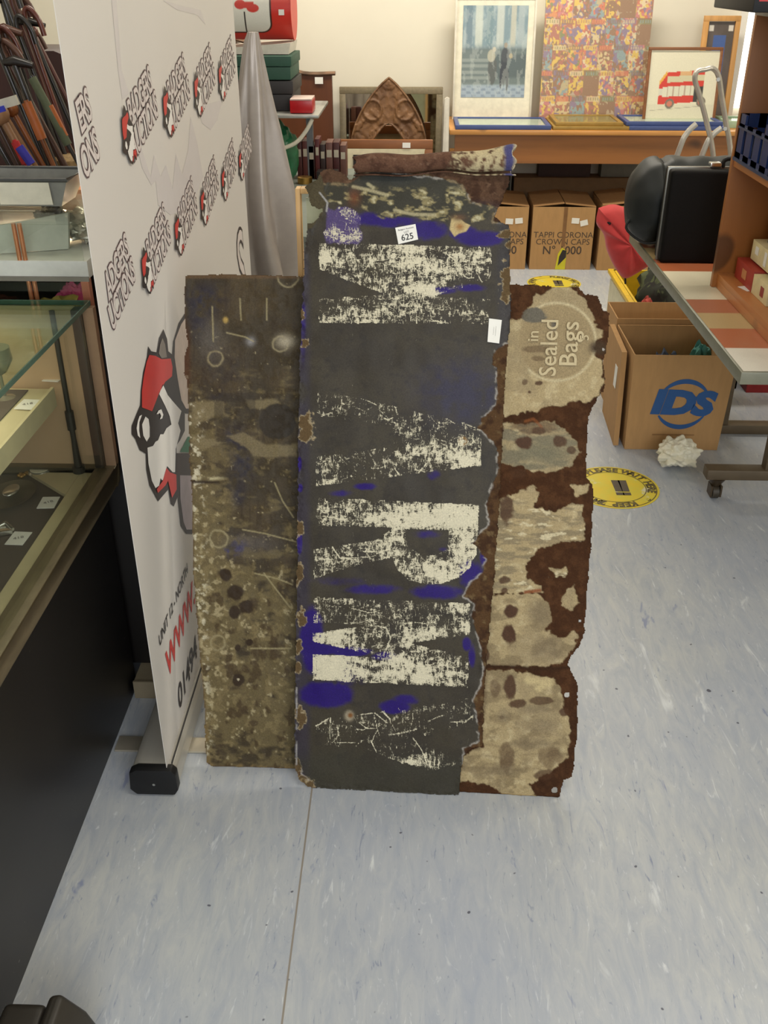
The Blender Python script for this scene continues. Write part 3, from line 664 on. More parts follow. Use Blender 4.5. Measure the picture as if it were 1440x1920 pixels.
# ---- right sign
PR = sign_plane((-.189, 1.485, 0), (.314, 1.464, 0), off=0.012)
def paint_right(X, Y, C, D):
    n1 = fbm(X, Y, 50, 50, 211); n2 = fbm(X, Y, 12, 12, 212); n3 = fbm(X, Y, 24, 9, 213); n4 = fbm(X, Y, 30, 7, 214, 4)
    put(C, np.ones(X.shape), (74, 46, 26)); put(C, sstep(.42, .7, n2) * .8, (92, 60, 36)); put(C, sstep(.5, .75, n1) * .5, (56, 34, 20))
    cr = 0
    polys = [
        [(930, 612), (955, 600), (985, 598), (995, 572), (1000, 556), (1040, 545), (1078, 552), (1100, 572), (1112, 590), (1116, 612), (1132, 620), (1120, 640), (1112, 668), (1128, 676), (1130, 715), (1124, 742), (1100, 754), (1075, 750), (1060, 760), (1020, 764), (1008, 772), (990, 770), (960, 778), (930, 790)],
        [(1050, 530), (1075, 545), (1100, 565), (1110, 600), (1128, 622), (1112, 640), (1090, 600), (1060, 570), (1010, 560), (998, 570)],
        [(930, 790), (985, 795), (1040, 790), (1060, 810), (1080, 830), (1088, 848), (1070, 872), (1040, 884), (1000, 884), (975, 872), (930, 868)],
        [(915, 950), (935, 935), (1000, 912), (1010, 925), (1000, 950), (1040, 960), (1070, 945), (1092, 948), (1098, 1012), (1045, 1016), (1010, 1030), (985, 1062), (990, 1085), (1012, 1100), (1020, 1112), (915, 1112)],
        [(905, 1115), (1010, 1112), (1028, 1130), (1036, 1160), (1022, 1180), (1050, 1198), (1070, 1192), (1080, 1205), (1055, 1240), (1030, 1250), (905, 1248)],
        [(905, 1258), (960, 1256), (1000, 1266), (1040, 1272), (1052, 1290), (1058, 1330), (1070, 1360), (1065, 1420), (1040, 1440), (1015, 1455), (992, 1470), (1000, 1490), (1010, 1500), (945, 1498), (925, 1475), (905, 1465), (895, 1470), (862, 1462), (868, 1420), (880, 1408), (905, 1400)],
        [(1053, 1135), (1062, 1105), (1076, 1098), (1082, 1120), (1086, 1130), (1074, 1145)],
        [(1060, 1195), (1075, 1180), (1083, 1195), (1070, 1205)], [(1072, 910), (1105, 908), (1100, 925), (1078, 930)], [(1030, 1066), (1060, 1066), (1062, 1085), (1045, 1080)]]
    for q in polys: cr = np.maximum(cr, sstep(-1.5, 1.5, spoly(X, Y, q) + (fbm(X, Y, 9, 9, 220, 3) - .5) * 11))
    put(C, cr, (184, 164, 122)); put(C, cr * sstep(.5, .72, n2) * .7, (206, 188, 146)); put(C, cr * sstep(.52, .36, n1) * .6, (160, 142, 108))
    mid = cr * sstep(785, 800, Y) * sstep(892, 880, Y); put(C, mid * sstep(.35, .62, n3), (136, 126, 100)); put(C, mid * blob(X, Y, 1020, 850, 60, 24), (126, 120, 96))
    md2 = cr * sstep(930, 945, Y) * sstep(1112, 1100, Y); put(C, md2 * sstep(.40, .62, n4) * .8, (140, 126, 98)); put(C, md2 * sstep(.64, .72, n3), (220, 206, 168))
    md3 = cr * sstep(1112, 1120, Y); put(C, md3 * sstep(.5, .65, fbm(X, Y, 30, 22, 231)) * .7, (138, 120, 88))
    # beige disc with lettering inside the upper cream field
    disc = np.hypot((X - 1043) / 70, (Y - 641) / 69)
    put(C, sstep(1.02, .98, disc) * cr, (166, 146, 108)); put(C, np.exp(-((disc - 1.06) / .035) ** 2) * cr * (X > 990), (208, 192, 152))
    put(C, sstep(1.0, .8, np.hypot((X - 1000) / 26, (Y - 592) / 16) + (n2 - .5) * .5), (112, 106, 92)); put(C, blob(X, Y, 1039, 610, 6, 10, 4), (118, 110, 96))
    put(C, blob(X, Y, 1122, 652, 18, 14, 4), (76, 60, 44)); put(C, (np.hypot(X - 1131, Y - 655) < 2.3), (190, 186, 180))
    # rust spots
    for (cx, cy, rx, ry, k) in ((984, 716, 6, 6, .7), (1010, 718, 7, 4, .9), (993, 735, 3, 3, .9), (1003, 655, 26, 7, .5), (1008, 672, 12, 5, .5), (982, 830, 20, 11, 1), (1050, 828, 12, 12, .9), (1072, 844, 8, 7, .8), (1000, 800, 40, 14, .6), (1010, 808, 12, 8, .8), (935, 802, 10, 14, .8), (970, 888, 16, 8, .8),
                             (957, 1146, 13, 13, 1), (955, 1190, 12, 20, 1), (946, 1087, 12, 8, .9), (946, 1107, 6, 5, .9), (957, 1288, 12, 22, .95), (972, 1320, 16, 8, .9), (1015, 1314, 22, 8, .8), (950, 955, 14, 26, .9), (941, 1345, 5, 4, .7), (1058, 1335, 9, 8, .9), (950, 1420, 14, 32, .6), (1030, 1420, 24, 20, .5), (928, 1290, 10, 18, .5), (910, 1228, 8, 12, .9), (905, 1290, 8, 60, .3), (1020, 1452, 18, 10, .8)):
        put(C, np.clip(sstep(1.15, .8, np.hypot((X - cx) / rx, (Y - cy) / ry) + (n2 - .5) * .7), 0, 1) * k, (84, 56, 36))
    for (cx, cy, rx, ry) in ((1010, 1150, 26, 22), (1025, 1220, 30, 28), (945, 1340, 14, 14), (1010, 1360, 34, 14), (1000, 1395, 44, 10), (1000, 1330, 30, 8), (935, 1445, 40, 10)):
        put(C, blob(X, Y, cx, cy, rx, ry, 4) * .55 * cr, (132, 116, 90))
    put(C, stroke(X, Y, [(990, 1276), (1030, 1280), (1010, 1290)], 7) * .8, (216, 196, 146)); put(C, stroke(X, Y, [(985, 790), (1000, 785), (1015, 800)], 2.5) * .6, (150, 90, 50))
    put(C, np.exp(-((Y - 1252 - (n1 - .5) * 12) / 3.5) ** 2), (62, 40, 24)); put(C, stroke(X, Y, [(985, 1110), (1012, 1107)], 3), (150, 92, 56))
    for y_ in (1395, 1415, 1440): put(C, np.exp(-((Y - y_ - (n1 - .5) * 20) / 3) ** 2) * cr * .35, (120, 102, 74))
    rust = 1 - cr
    return np.zeros(X.shape), np.clip(.4 + rust * .6, 0, 1), (n1 - .5) * 5 + rust * (n2 - .5) * 3
right_ = thing('enamel_sign', 'rusty cream sign with lettered beige disc, behind the dark lettered sign on its right', 'sign', (0.2, 1.50, 0))
OUT_R = [(915, 532), (960, 533), (1005, 533), (1040, 537), (1085, 537), (1098, 550), (1122, 553), (1130, 582), (1144, 586), (1140, 640), (1132, 680), (1136, 712), (1132, 735), (1118, 752), (1106, 775), (1102, 800), (1100, 880), (1102, 895), (1112, 910), (1114, 930), (1110, 1000), (1104, 1080), (1096, 1190), (1090, 1208), (1072, 1228), (1066, 1248), (1074, 1262), (1085, 1282), (1083, 1380), (1074, 1456), (1058, 1462), (1052, 1480), (1048, 1502), (1000, 1499), (862, 1492), (830, 1491), (850, 1300), (880, 1000), (900, 700)]
rs_ = build_sheet(right_, 'sign_sheet', PR, 826, 1150, 524, 1506, 1.6, OUT_R, 3.0, paint_right, sign_mat('rusty_cream_enamel', 0.4, 0.95), holes=((1063, 1303, 4.5), (1040, 1482, 5), (1088, 1165, 2)), seed=12)
LET = mat('faded_cream_lettering', (184, 168, 130), 0.6, var=0.12, scale=160)
def side_text(s, px, py, size, sx=1.0):
    c = Vector(on_plane(PR, px, py, 0.0)); nrm = Vector(PR[3]); e1 = Vector(PR[1]); e2 = Vector(PR[2])
    text('lettering', s, c, e2, -e1, size, LET, right_, off=0.0045, bold=0.008, sx=sx)
side_text('Bags', 1068, 645, 0.048, 1.0); side_text('Sealed', 1030, 652, 0.046, .92); side_text('in', 1000, 630, 0.030); side_text('5', 1096, 633, 0.024)

# ---- what the signs lean on: a pine framed picture
fr = thing('framed_print', 'light wooden picture frame leaning behind the dark lettered sign, mostly hidden', 'picture frame', (0.0, 1.97, 0))
def lean(x, z, o=0.0): return Vector((x, 1.905 + 0.075 * (z / 1.1) + o, z))
fx0, fx1, fz1 = -0.235, 0.12, 1.118
PALEW = wood('pale_wood', (206, 166, 108), .5, 2)
for (xa, xb, za, zb) in ((fx0, fx0 + .010, 0, fz1), (fx1 - .022, fx1, 0, fz1), (fx0 + .010, fx1 - .022, 0, .03), (fx0 + .010, fx1 - .022, fz1 - .010, fz1)):
    MB().hexa([lean(xa, za), lean(xb, za), lean(xb, za, .03), lean(xa, za, .03)], [lean(xa, zb), lean(xb, zb), lean(xb, zb, .03), lean(xa, zb, .03)]).build('frame_bar', PALEW, fr, bevel=.002)
MB().hexa([lean(fx0 + .02, .02, .015), lean(fx1 - .02, .02, .015), lean(fx1 - .02, .02, .02), lean(fx0 + .02, .02, .02)], [lean(fx0 + .02, fz1 - .02, .015), lean(fx1 - .02, fz1 - .02, .015), lean(fx1 - .02, fz1 - .02, .02), lean(fx0 + .02, fz1 - .02, .02)]).build('print', mat('pale_green_print', (176, 180, 150), 0.5), fr)

# ------------------------------------------------------------------ roller banner
BX = -0.488; BY0, BY1 = 1.462, 2.90
ban = thing('roller_banner', 'white roller banner printed with rows of small badger head logos', 'banner', (BX, 1.46, 0))
def ban_mat():
    m, nt, b = new_mat('banner_vinyl')
    f = noise(nt, coords(nt), 2.2, 2); c = mixc(nt, f, lin((228, 224, 219)), lin((234, 230, 224)))
    nt.links.new(c, b.inputs['Base Color']); b.inputs['Roughness'].default_value = 0.42
    tr = N(nt, 'ShaderNodeBsdfTranslucent'); tr.inputs[0].default_value = (0.85, 0.8, 0.75, 1)
    mx = N(nt, 'ShaderNodeMixShader'); mx.inputs[0].default_value = 0.22
    nt.links.new(b.outputs[0], mx.inputs[1]); nt.links.new(tr.outputs[0], mx.inputs[2]); nt.links.new(mx.outputs[0], nt.nodes['Material Output'].inputs[0])
    return m
MB().box(BX - .001, BX, BY0, BY1, 0.062, 2.02).build('printed_sheet', ban_mat(), ban)
MB().box(BX - .012, BX + .008, BY0 - .004, BY1 + .004, 2.02, 2.045).build('top_rail', ALU, ban, bevel=.003)
MB().tube([(BX - .03, 2.18, 0.05), (BX - .03, 2.18, 2.03)], .009).build('support_pole', ALU, ban, smooth=True)
prof = [(-.075, .062), (-.06, .070), (.008, .070), (.016, .060), (.018, .020), (.010, .006), (-.066, .006), (-.078, .020)]
def cass(y0, y1, k=1.0, name='cassette', m=ALU, bev=0.003):
    c = (-0.03, 0.038)
    pts = [(BX + c[0] + (x - c[0]) * k, y0, c[1] + (z - c[1]) * k) for x, z in prof]
    return MB().prism(pts, (0, y1 - y0, 0)).build(name, m, ban, bevel=bev)
cass(1.475, BY1 + .01); 
ec = cass(1.452, 1.475, 1.05, 'end_cap', BLACKP, 0.004)
cass(BY1 + .01, BY1 + .03, 1.05, 'end_cap', BLACKP, 0.004)
MB().cyl((BX - .028, 1.4515, .036), (BX - .028, 1.4490, .036), .003).build('screw', CHROME, ec)
MB().box(BX + .0062, BX + .0085, 1.476, BY1, .066, .074).build('sheet_slot', mat('dark_slot', (50, 48, 46), .6), ban)
FOOTM = mat('foot_aluminium', (196, 188, 170), .35, .6, var=.05)
for yy in (1.58, 2.62):
    MB().box(-0.638 if yy < 2 else -.60, -0.395, yy, yy + .045, 0.0005, 0.006).build('foot', FOOTM, ban, bevel=.0015)
def bpt(px, py, lift): return atX(px, py, BX + lift)
def bpoly(pts, m, lift, name, parent=ban, label=None):
    o = MB().poly([bpt(x, y, lift) for x, y in pts]).build(name, m, parent, recalc=False)
    if label: o['label'] = label
    return o
SW = mat('faint_grey_print', (206, 200, 198), .45, var=.02)
def c4(p): return (120 + p[0] / 3.2, p[1] / 3.2)
def c5(p): return (200 + p[0] / 4.365, 560 + p[1] / 4.365)
bpoly([c4(p) for p in ((425, 830), (445, 830), (520, 1060), (540, 930), (580, 1060), (612, 990), (652, 1130), (672, 925), (708, 1050), (745, 900), (760, 700), (800, 860), (835, 1060), (790, 1180), (700, 1270), (640, 1290), (565, 1230), (550, 1085), (525, 1112), (470, 1010))], SW, .0004, 'faint_print')
bpoly([c4(p) for p in ((285, 0), (315, 0), (330, 200), (345, 420), (390, 560), (350, 600), (325, 420))], SW, .0004, 'faint_print')
bpoly([c4(p) for p in ((800, 650), (870, 620), (950, 600), (920, 720), (880, 780), (830, 740))], SW, .0004, 'faint_print')
bpoly([c4(p) for p in ((590, 0), (690, 30), (820, 60), (850, 150), (800, 90), (680, 60))], SW, .0004, 'faint_print')
RED = mat('banner_red', (196, 52, 48), .45, var=.04); PBLACK = mat('banner_black', (40, 34, 36), .45, var=.04); PWHITE = mat('banner_white', (232, 228, 222), .45, var=.02)
PGREY = mat('banner_letter_grey', (214, 204, 200), .45, var=.02); OUTL = mat('banner_outline', (92, 72, 74), .5, var=.05); PGREEN = mat('banner_green', (30, 110, 72), .45)
def bubble(s, y, z, size, tilt, parent, mo=OUTL, mf=PGREY, sx=1.0, bo=.062, bi=.018, lf=.001, name='lettering', space=.86):
    rt = Vector((0, math.cos(tilt), math.sin(tilt))); upv = Vector((0, -math.sin(tilt), math.cos(tilt)))
    c = Vector((BX, y, z))
    o = text(name, s, c, rt, upv, size, mo, parent, off=lf, bold=bo, space=space, sx=sx)
    text('letter_fill', s, c, rt, upv, size, mf, o, off=lf + .0004, bold=bi, space=space, sx=sx)
    return o
EMB_OUT = [(340, 390), (365, 430), (410, 440), (430, 320), (465, 250), (495, 330), (505, 430), (540, 460), (555, 560), (575, 700), (600, 800), (625, 880), (640, 950), (640, 1080), (600, 1160), (572, 1200), (572, 1400), (590, 1600), (550, 1700), (525, 1680), (505, 1560), (480, 1590), (420, 1660), (350, 1530), (325, 1400), (320, 1270), (270, 1240), (235, 1150), (205, 1110), (205, 1040), (250, 930), (275, 870), (280, 750), (300, 600), (330, 480)]
EMB_WHITE = [(460, 700), (500, 790), (550, 850), (612, 920), (585, 1020), (605, 1080), (590, 1140), (565, 1230), (560, 1420), (540, 1420), (495, 1370), (460, 1490), (440, 1470), (430, 1530), (400, 1550), (370, 1490), (342, 1350), (334, 1220), (380, 1205), (400, 1170), (420, 1160), (440, 1110), (465, 1110), (490, 1060), (530, 1030), (515, 960), (480, 880), (430, 780)]
EMB_RED = [(350, 460), (400, 468), (450, 495), (525, 490), (540, 560), (535, 635), (480, 680), (430, 770), (400, 850), (372, 922), (330, 905), (290, 890), (288, 760), (303, 640), (327, 520)]
EMB_BOW = [(490, 1385), (520, 1422), (570, 1440), (574, 1560), (535, 1630), (503, 1490), (480, 1530), (420, 1590), (410, 1560), (460, 1490)]
EMB_EAR = [(318, 965), (343, 985), (352, 1050), (352, 1130), (328, 1170), (300, 1120), (290, 1030)]
EMB_RIM = [(270, 960), (256, 1000), (245, 1060), (255, 1120), (275, 1140), (266, 1080), (268, 1010), (290, 950)]
EMB_EYE = [(408, 945), (425, 915), (448, 905), (464, 950), (455, 980), (436, 988), (446, 960), (436, 935), (420, 945)]
EMB_EAR2 = [(427, 450), (437, 375), (456, 322), (478, 372), (494, 480), (450, 488)]
emb = bpoly([c5(p) for p in EMB_OUT], PBLACK, .0012, 'emblem', label='large badger head emblem in a red cap')
for pts, m_, l_ in ((EMB_WHITE, PWHITE, .0018), (EMB_RED, RED, .0018), (EMB_BOW, RED, .0024), (EMB_EAR, PWHITE, .0018), (EMB_RIM, PWHITE, .0018), (EMB_EYE, PWHITE, .0024), (EMB_EAR2, mat('banner_mid_grey', (120, 112, 104), .45), .0018)):
    bpoly([c5(p) for p in pts], m_, l_, 'emblem_patch', emb)
big = bpoly([c5(p) for p in ((535, 480), (545, 350), (590, 200), (640, 120), (900, 100), (900, 940), (640, 940), (600, 850), (560, 650))], PBLACK, .0008, 'big_letter')
bpoly([c5(p) for p in ((556, 480), (560, 340), (610, 210), (650, 150), (880, 140), (880, 900), (650, 900), (612, 830), (580, 650))], mat('letter_buff', (205, 188, 176), .45), .0010, 'letter_fill', big)
bpoly([c5(p) for p in ((575, 1430), (900, 1430), (900, 1930), (650, 1925), (605, 1860), (582, 1650))], PBLACK, .0008, 'big_letter')
bpoly([c5(p) for p in ((600, 1445), (880, 1450), (880, 1890), (655, 1890), (630, 1830), (604, 1640))], mat('letter_lilac', (176, 164, 170), .45), .0011, 'letter_fill', big)
bpoly([c5(p) for p in ((600, 1255), (665, 1130), (720, 1130), (720, 1260))], PGREEN, .0012, 'emblem_patch', emb)
bpoly([c5(p) for p in ((572, 1265), (720, 1265), (720, 1445), (572, 1445))], mat('banner_dark_brown', (44, 26, 20), .45), .0014, 'emblem_patch', emb)
# rows of small logos
ex, ey = 400.0, 975.0
def mini(y, z, s, tilt, cut=None):
    root = MB(); k = s
    ca, sa = math.cos(tilt), math.sin(tilt)
    def P(p, lift):
        a_ = (p[0] - ex) * .000200 * k; b2 = -(p[1] - ey) * .000070 * k
        a_, b2 = a_ * 1.0, b2
        return Vector((BX + lift, y - .100 * s + (a_ * ca - b2 * sa), z + (a_ * sa + b2 * ca) - .110 * s * sa))
    if cut:
        o = None
        for wd_, dz, dy in cut:
            b_ = bubble(wd_, y + dy, z + dz, .064 * s, tilt, o or ban, sx=.74, lf=.0010); b_.name = 'logo'; o = o or b_
        return o
    o = root.poly([P(p, .0034) for p in EMB_OUT]).build('logo', PBLACK, ban, recalc=False)
    for pts, m_, l_ in ((EMB_WHITE, PWHITE, .0038), (EMB_RED, RED, .0038), (EMB_BOW, RED, .0042), (EMB_EAR, PWHITE, .0038)):
        MB().poly([P(p, l_) for p in pts]).build('logo_patch', m_, o, recalc=False)
    for wd_, dz, dy in (('BADGERS', .024, .022), ('AUCTIONS', -.024, .034)):
        bubble(wd_, y + dy * s, z + dz * s, .064 * s, tilt, o, sx=.74, lf=.0010)
    return o
TL = math.radians(14)
mini(1.525, 1.29, 1.0, TL, (('ERS', .024, -.004), ('ONS', -.036, -.004)))
for i in range(1, 5): mini(1.525 + .3 * i, 1.275, 1.0, TL)
mini(1.575, 1.045, .95, TL, (('ADGERS', .024, .006), ('UCTIONS', -.024, .014)))
for i in range(1, 6): mini(1.56 + .272 * i, 1.038, .92, TL)
TRed = RED
def btext(s, px, py, size, m, sx, tilt=0.0, bold=.02, shear=.15):
    p = bpt(px, py, 0); rt = Vector((0, math.cos(tilt), math.sin(tilt))); upv = Vector((0, -math.sin(tilt), math.cos(tilt)))
    text('printed_text', s, p, rt, upv, size, m, ban, off=.0012, bold=bold, shear=shear, sx=sx, align='LEFT')
btext('UNIT 12 - NORTH', 297, 1206, .034, PBLACK, 1.0)
btext('WWW.', 311, 1256, .085, RED, 1.0, bold=.025)
btext('01494', 333, 1318, .078, PBLACK, 1.02)
bubble('S', 2.74, .74, .30, 0, ban, mo=PBLACK, mf=PGREY, bo=.03, bi=.0, name='big_letter', sx=.9)

# ------------------------------------------------------------------ left: glass topped counter
CX = -0.645; CY1 = 1.815; CY0 = 0.30; CW = 0.62
def black_panel_mat():
    m, nt, b = new_mat('scuffed_black_laminate')
    v = coords(nt); f = noise(nt, v, 7, 3); sp = noise(nt, v, 130, 2, .3)
    c = mixc(nt, f, lin((20, 17, 16)), lin((30, 27, 25)))
    k = N(nt, 'ShaderNodeMath', operation='MULTIPLY'); nt.links.new(ramp(nt, sp, .765, .79), k.inputs[0]); nt.links.new(ramp(nt, noise(nt, v, 4, 2), .45, .6), k.inputs[1])
    c = mixc(nt, k.outputs[0], c, lin((150, 146, 138)))
    nt.links.new(c, b.inputs['Base Color']); b.inputs['Roughness'].default_value = .42; return m
BLAM = black_panel_mat()
RAIL = mat('worn_olive_grey_rail', (112, 100, 78), .38, .35, var=.18, scale=60, stretch=(1, .3, 1))
ctr = thing('display_counter', 'black counter with glass display top holding watches and white price tickets', 'display counter', (CX - CW / 2, 1.0, 0))
MB().box(CX - CW, CX, CY0, CY1 - .01, 0.0, 0.555).build('cabinet_body', BLAM, ctr, bevel=.002)
MB().box(CX - CW, CX + .032, CY1 - .03, CY1 + .004, .552, .592).box(CX - .010, CX + .032, CY0, CY1 - .03, .552, .592).build('bottom_rail', RAIL, ctr, bevel=.003)
MB().box(CX - CW, CX - .012, CY0, CY1 - .032, .556, .575).build('display_floor', mat('grey_brown_felt', (86, 76, 68), .95, var=.06), ctr)
MB().box(CX - .040, CX - .013, CY0, CY1 - .034, .5755, .583).prism([(CX - .15, CY1 - .034, .5755), (CX - .0405, CY1 - .13, .5755), (CX - .0405, CY1 - .034, .5755)], (0, 0, .0075)).build('cream_edging', mat('cream_laminate', (190, 176, 140), .6), ctr)
MB().box(CX + .010, CX + .016, CY0, CY1 - .035, .592, .930).build('front_glass', GLASS, ctr)
MB().box(CX - CW, CX + .020, CY0, CY1 + .002, .930, .938).build('top_glass', glass('greenish_glass', (226, 238, 228)), ctr)
EDGE = mat('green_glass_edge', (70, 98, 84), .25, var=.08)
MB().box(CX + .0202, CX + .0225, CY0, CY1 + .002, .9295, .9385).box(CX - CW, CX + .0225, CY1 + .0022, CY1 + .0045, .9295, .9385).build('glass_edge', EDGE, ctr)
MB().box(CX + .0105, CX + .032, CY1 - .016, CY1 + .002, .592, .929).build('corner_strip', mat('tan_strip', (150, 122, 96), .4, .2, var=.1), ctr)
MB().box(CX - .008, CX + .010, CY1 - .030, CY1 - .004, .592, .929).build('corner_post', mat('dark_brown_post', (34, 28, 24), .5), ctr, bevel=.002)
MB().box(CX - CW, CX - .006, CY1 - .010, CY1 - .004, .592, .930).build('end_panel', mat('tan_end_panel', (186, 156, 122), .35, var=.08, scale=6), ctr)
# inner glass shelf on cream riser
SHZ = .776
MB().box(CX - CW + .02, CX - .064, CY0, CY1 - .05, SHZ - .012, SHZ).build('inner_shelf', mat('cream_board', (196, 184, 146), .6, var=.04), ctr)
MB().box(CX - .063, CX - .057, CY0, CY1 - .05, SHZ - .036, SHZ + .004).build('shelf_edging', mat('cream_edge_strip', (206, 194, 156), .55), ctr)
MB().box(CX - CW + .02, CX - .105, CY0, CY1 - .06, SHZ, SHZ + .002).build('shelf_felt', mat('grey_brown_felt', (86, 76, 68), .95), ctr)
sp_ = Vector((-.688, 1.785, .584))
MB().tube([(sp_.x, sp_.y, .5835), (sp_.x, sp_.y, .66), (sp_.x, sp_.y, .928)], [.009, .0055, .0055]).tube([(sp_.x, sp_.y, .5832), (sp_.x, sp_.y, .597)], .013).tube([(sp_.x, sp_.y, .68), (sp_.x, sp_.y, .72)], .009).build('shelf_support', mat('dark_grey_metal', (62, 60, 54), .35, .5), ctr, smooth=True)
# price tickets lying in the counter, each with its own place
def ticket(px, py, z, label, s=1.0):
    p = atZ(px, py, z); r_ = random.Random(int(px * 7 + py)); an = r_.uniform(-.15, .12)
    o = MB().obox((p.x, p.y, z + .0008), (.034 * s, .046 * s, .0012), Matrix.Rotation(an, 3, 'Z')).build('price_ticket', WHITE)
    tag(o, label, 'price ticket', 'price tickets in the glass counter')
    rt = Vector((math.cos(an + .5), math.sin(an + .5), 0)); up_ = Vector((-rt.y, rt.x, 0))
    text('print', '418', (p.x, p.y, z + .0016), rt, up_, .013 * s, mat('grey_ink', (120, 116, 116), .6), o, off=.0004)
ticket(132, 897, .5755, 'white price ticket by the far corner post of the glass counter')
ticket(91, 943, .5755, 'white price ticket in the glass counter beside the dark oval dish')
ticket(35, 1010, .5755, 'white price ticket nearest the viewer beside the silver clasp')
ticket(103, 708, SHZ + .0025, 'white price ticket at the far end of the inner shelf')
ticket(52, 759, SHZ + .0025, 'white price ticket on the inner shelf beside the upturned glass goblet')
SILV = mat('silver', (190, 188, 178), .25, .9, var=.1); GOLD = mat('gold', (190, 150, 80), .3, .9, var=.15)
# pocket watch
p = atZ(76, 887, .5755); wt = thing('pocket_watch', 'white faced pocket watch with gold chain lying in the glass counter', 'watch', (p.x, p.y, .5755))
MB().lathe([(0, .002), (.022, .002), (.025, .005), (.022, .009), (0, .0095)], (p.x, p.y, .5755), 28).build('case', SILV, wt, smooth=True)
MB().cyl((p.x, p.y, .5855), (p.x, p.y, .5862), .020, 28).build('face', mat('ivory_dial', (226, 220, 196), .4), wt)
cb = MB(); q = atZ(40, 892, .5755)
for i in range(12):
    t = i / 11; cb.ball((p.x - .022 + (q.x - p.x + .02) * t, p.y - .01 + (q.y - p.y) * t + .008 * math.sin(t * 9), .579), .0042, sub=2)
cb.build('chain', GOLD, wt, smooth=True)
p = atZ(22, 935, .5755); ds = thing('oval_dish', 'dark oval silver dish lying in the glass counter', 'dish', (p.x, p.y, .5755))
MB().lathe([(0, .001), (.030, .002), (.044, .010), (.046, .011), (.030, .004), (0, .003)], (p.x, p.y, .5755), 30, 1.0, 1.35).build('bowl', mat('tarnished_silver', (96, 96, 88), .3, .8), ds, smooth=True)
MB().ball((p.x, p.y + .005, .592), .016, (1, 1.6, .4)).build('lid', SILV, ds, smooth=True)
p = atZ(8, 1000, .5755); cl = MB().obox((p.x, p.y, .582), (.030, .026, .008), Matrix.Rotation(.4, 3, 'Z')).tube([(p.x - .02, p.y, .584), (p.x, p.y + .015, .590), (p.x + .018, p.y, .584)], .004).build('silver_clasp', SILV, bevel=.002)
tag(cl, 'bright silver clasp at the left edge of the glass counter', 'jewellery')
p = atZ(14, 745, SHZ + .002); gb = MB().lathe([(.020, 0), (.004, .004), (.003, .045), (.014, .052), (.028, .075), (.026, .10)], (p.x - .005, p.y, SHZ + .002), 24).build('goblet', mat('smoky_glass', (150, 146, 130), .1, .3, trans=.3), smooth=True)
tag(gb, 'small smoky glass goblet standing on the inner shelf of the counter', 'goblet')
p = atZ(118, 800, .60); bl = MB().ball((p.x - .01, p.y + .02, .600), .020, (1, 1, 1.05)).lathe([(.010, -.012), (.013, .0), (.009, .012), (0, .012)], (p.x - .035, p.y + .02, .602), 18).build('porcelain_ornament', mat('white_porcelain', (205, 196, 186), .2), smooth=True)
tag(bl, 'small round white porcelain ornament behind the pocket watch in the counter', 'ornament')
p = atZ(148, 810, .5755); sh = MB().ball((p.x, p.y + .06, .583), .011, (1.5, 1, .6)).ball((p.x - .03, p.y + .055, .581), .009, (1.3, 1, .6)).build('seashell_pair', mat('pale_shell', (222, 214, 184), .35, var=.1), smooth=True)
tag(sh, 'pair of small pale shells near the counter corner post', 'shells')

# ------------------------------------------------------------------ second cabinet across the back of the counter
GY = 1.835
cab = thing('glass_cabinet', 'glass display cabinet with pale marbled shelf and copper posts behind the counter', 'display cabinet', (-0.95, GY, 0))
MB().box(-1.35, -.565, GY, GY + .48, .045, .86).build('cabinet_body', BLAM, cab, bevel=.002)
MB().box(-.638, -.575, GY - .075, GY - .070, .0, .048).box(-.638, -.575, GY - .07, GY + .45, .0, .044).build('plinth', mat('beige_plinth', (140, 128, 104), .6, var=.1), cab)
MARB = mat('pale_marble_laminate', (214, 214, 206), .35, var=.12, scale=16)
MB().box(-1.35, -.628, GY + .015, GY + .46, .972, 1.006).build('middle_shelf', MARB, cab, bevel=.001)
MB().box(-1.35, -.628, GY + .011, GY + .0148, .967, .976).build('shelf_trim', mat('grey_trim', (140, 134, 124), .4, .4), cab)
COP = mat('copper_tube', (214, 140, 100), .3, .6, var=.1)
def post(px0, px1, z0, z1):
    a = atY(px0, 480, GY + .02); return MB().tube([(a.x, GY + .02, z0), (a.x, GY + .02, z1)], .0045).tube([(a.x + .011, GY + .02, z0), (a.x + .011, GY + .02, z1)], .0045)
post(36, 50, 1.006, 1.076).build('copper_post', COP, cab, smooth=True)
post(45, 58, .865, .970).build('copper_post', COP, cab, smooth=True)
MB().box(-1.35, -.632, GY + .011, GY + .0135, .862, .965).build('lower_glass', GLASS, cab)
MB().box(-1.35, -.632, GY + .011, GY + .0135, 1.008, 1.076).build('upper_glass', GLASS, cab)
MB().box(-1.35, -.60, GY + .005, GY + .46, 1.077, 1.083).build('top_shelf', GLASS, cab)
MB().box(-1.35, -.60, GY + .30, GY + .46, 1.0835, 1.091).build('top_trim', mat('pinkish_wood', (176, 128, 104), .5), cab)
MB().box(-.645, -.630, GY + .012, GY + .030, .862, .972).build('edge_post', mat('pink_copper_edge', (190, 120, 92), .4, .3), cab)
MB().box(-1.35, -.60, GY + .475, GY + .485, .86, 1.077).build('back_panel', mat('dark_brown_back', (96, 76, 60), .6), cab)
MB().box(-.612, -.575, GY - .006, GY - .001, .60, .95).build('side_strip', mat('pinkish_strip', (152, 112, 92), .55, var=.12), cab)
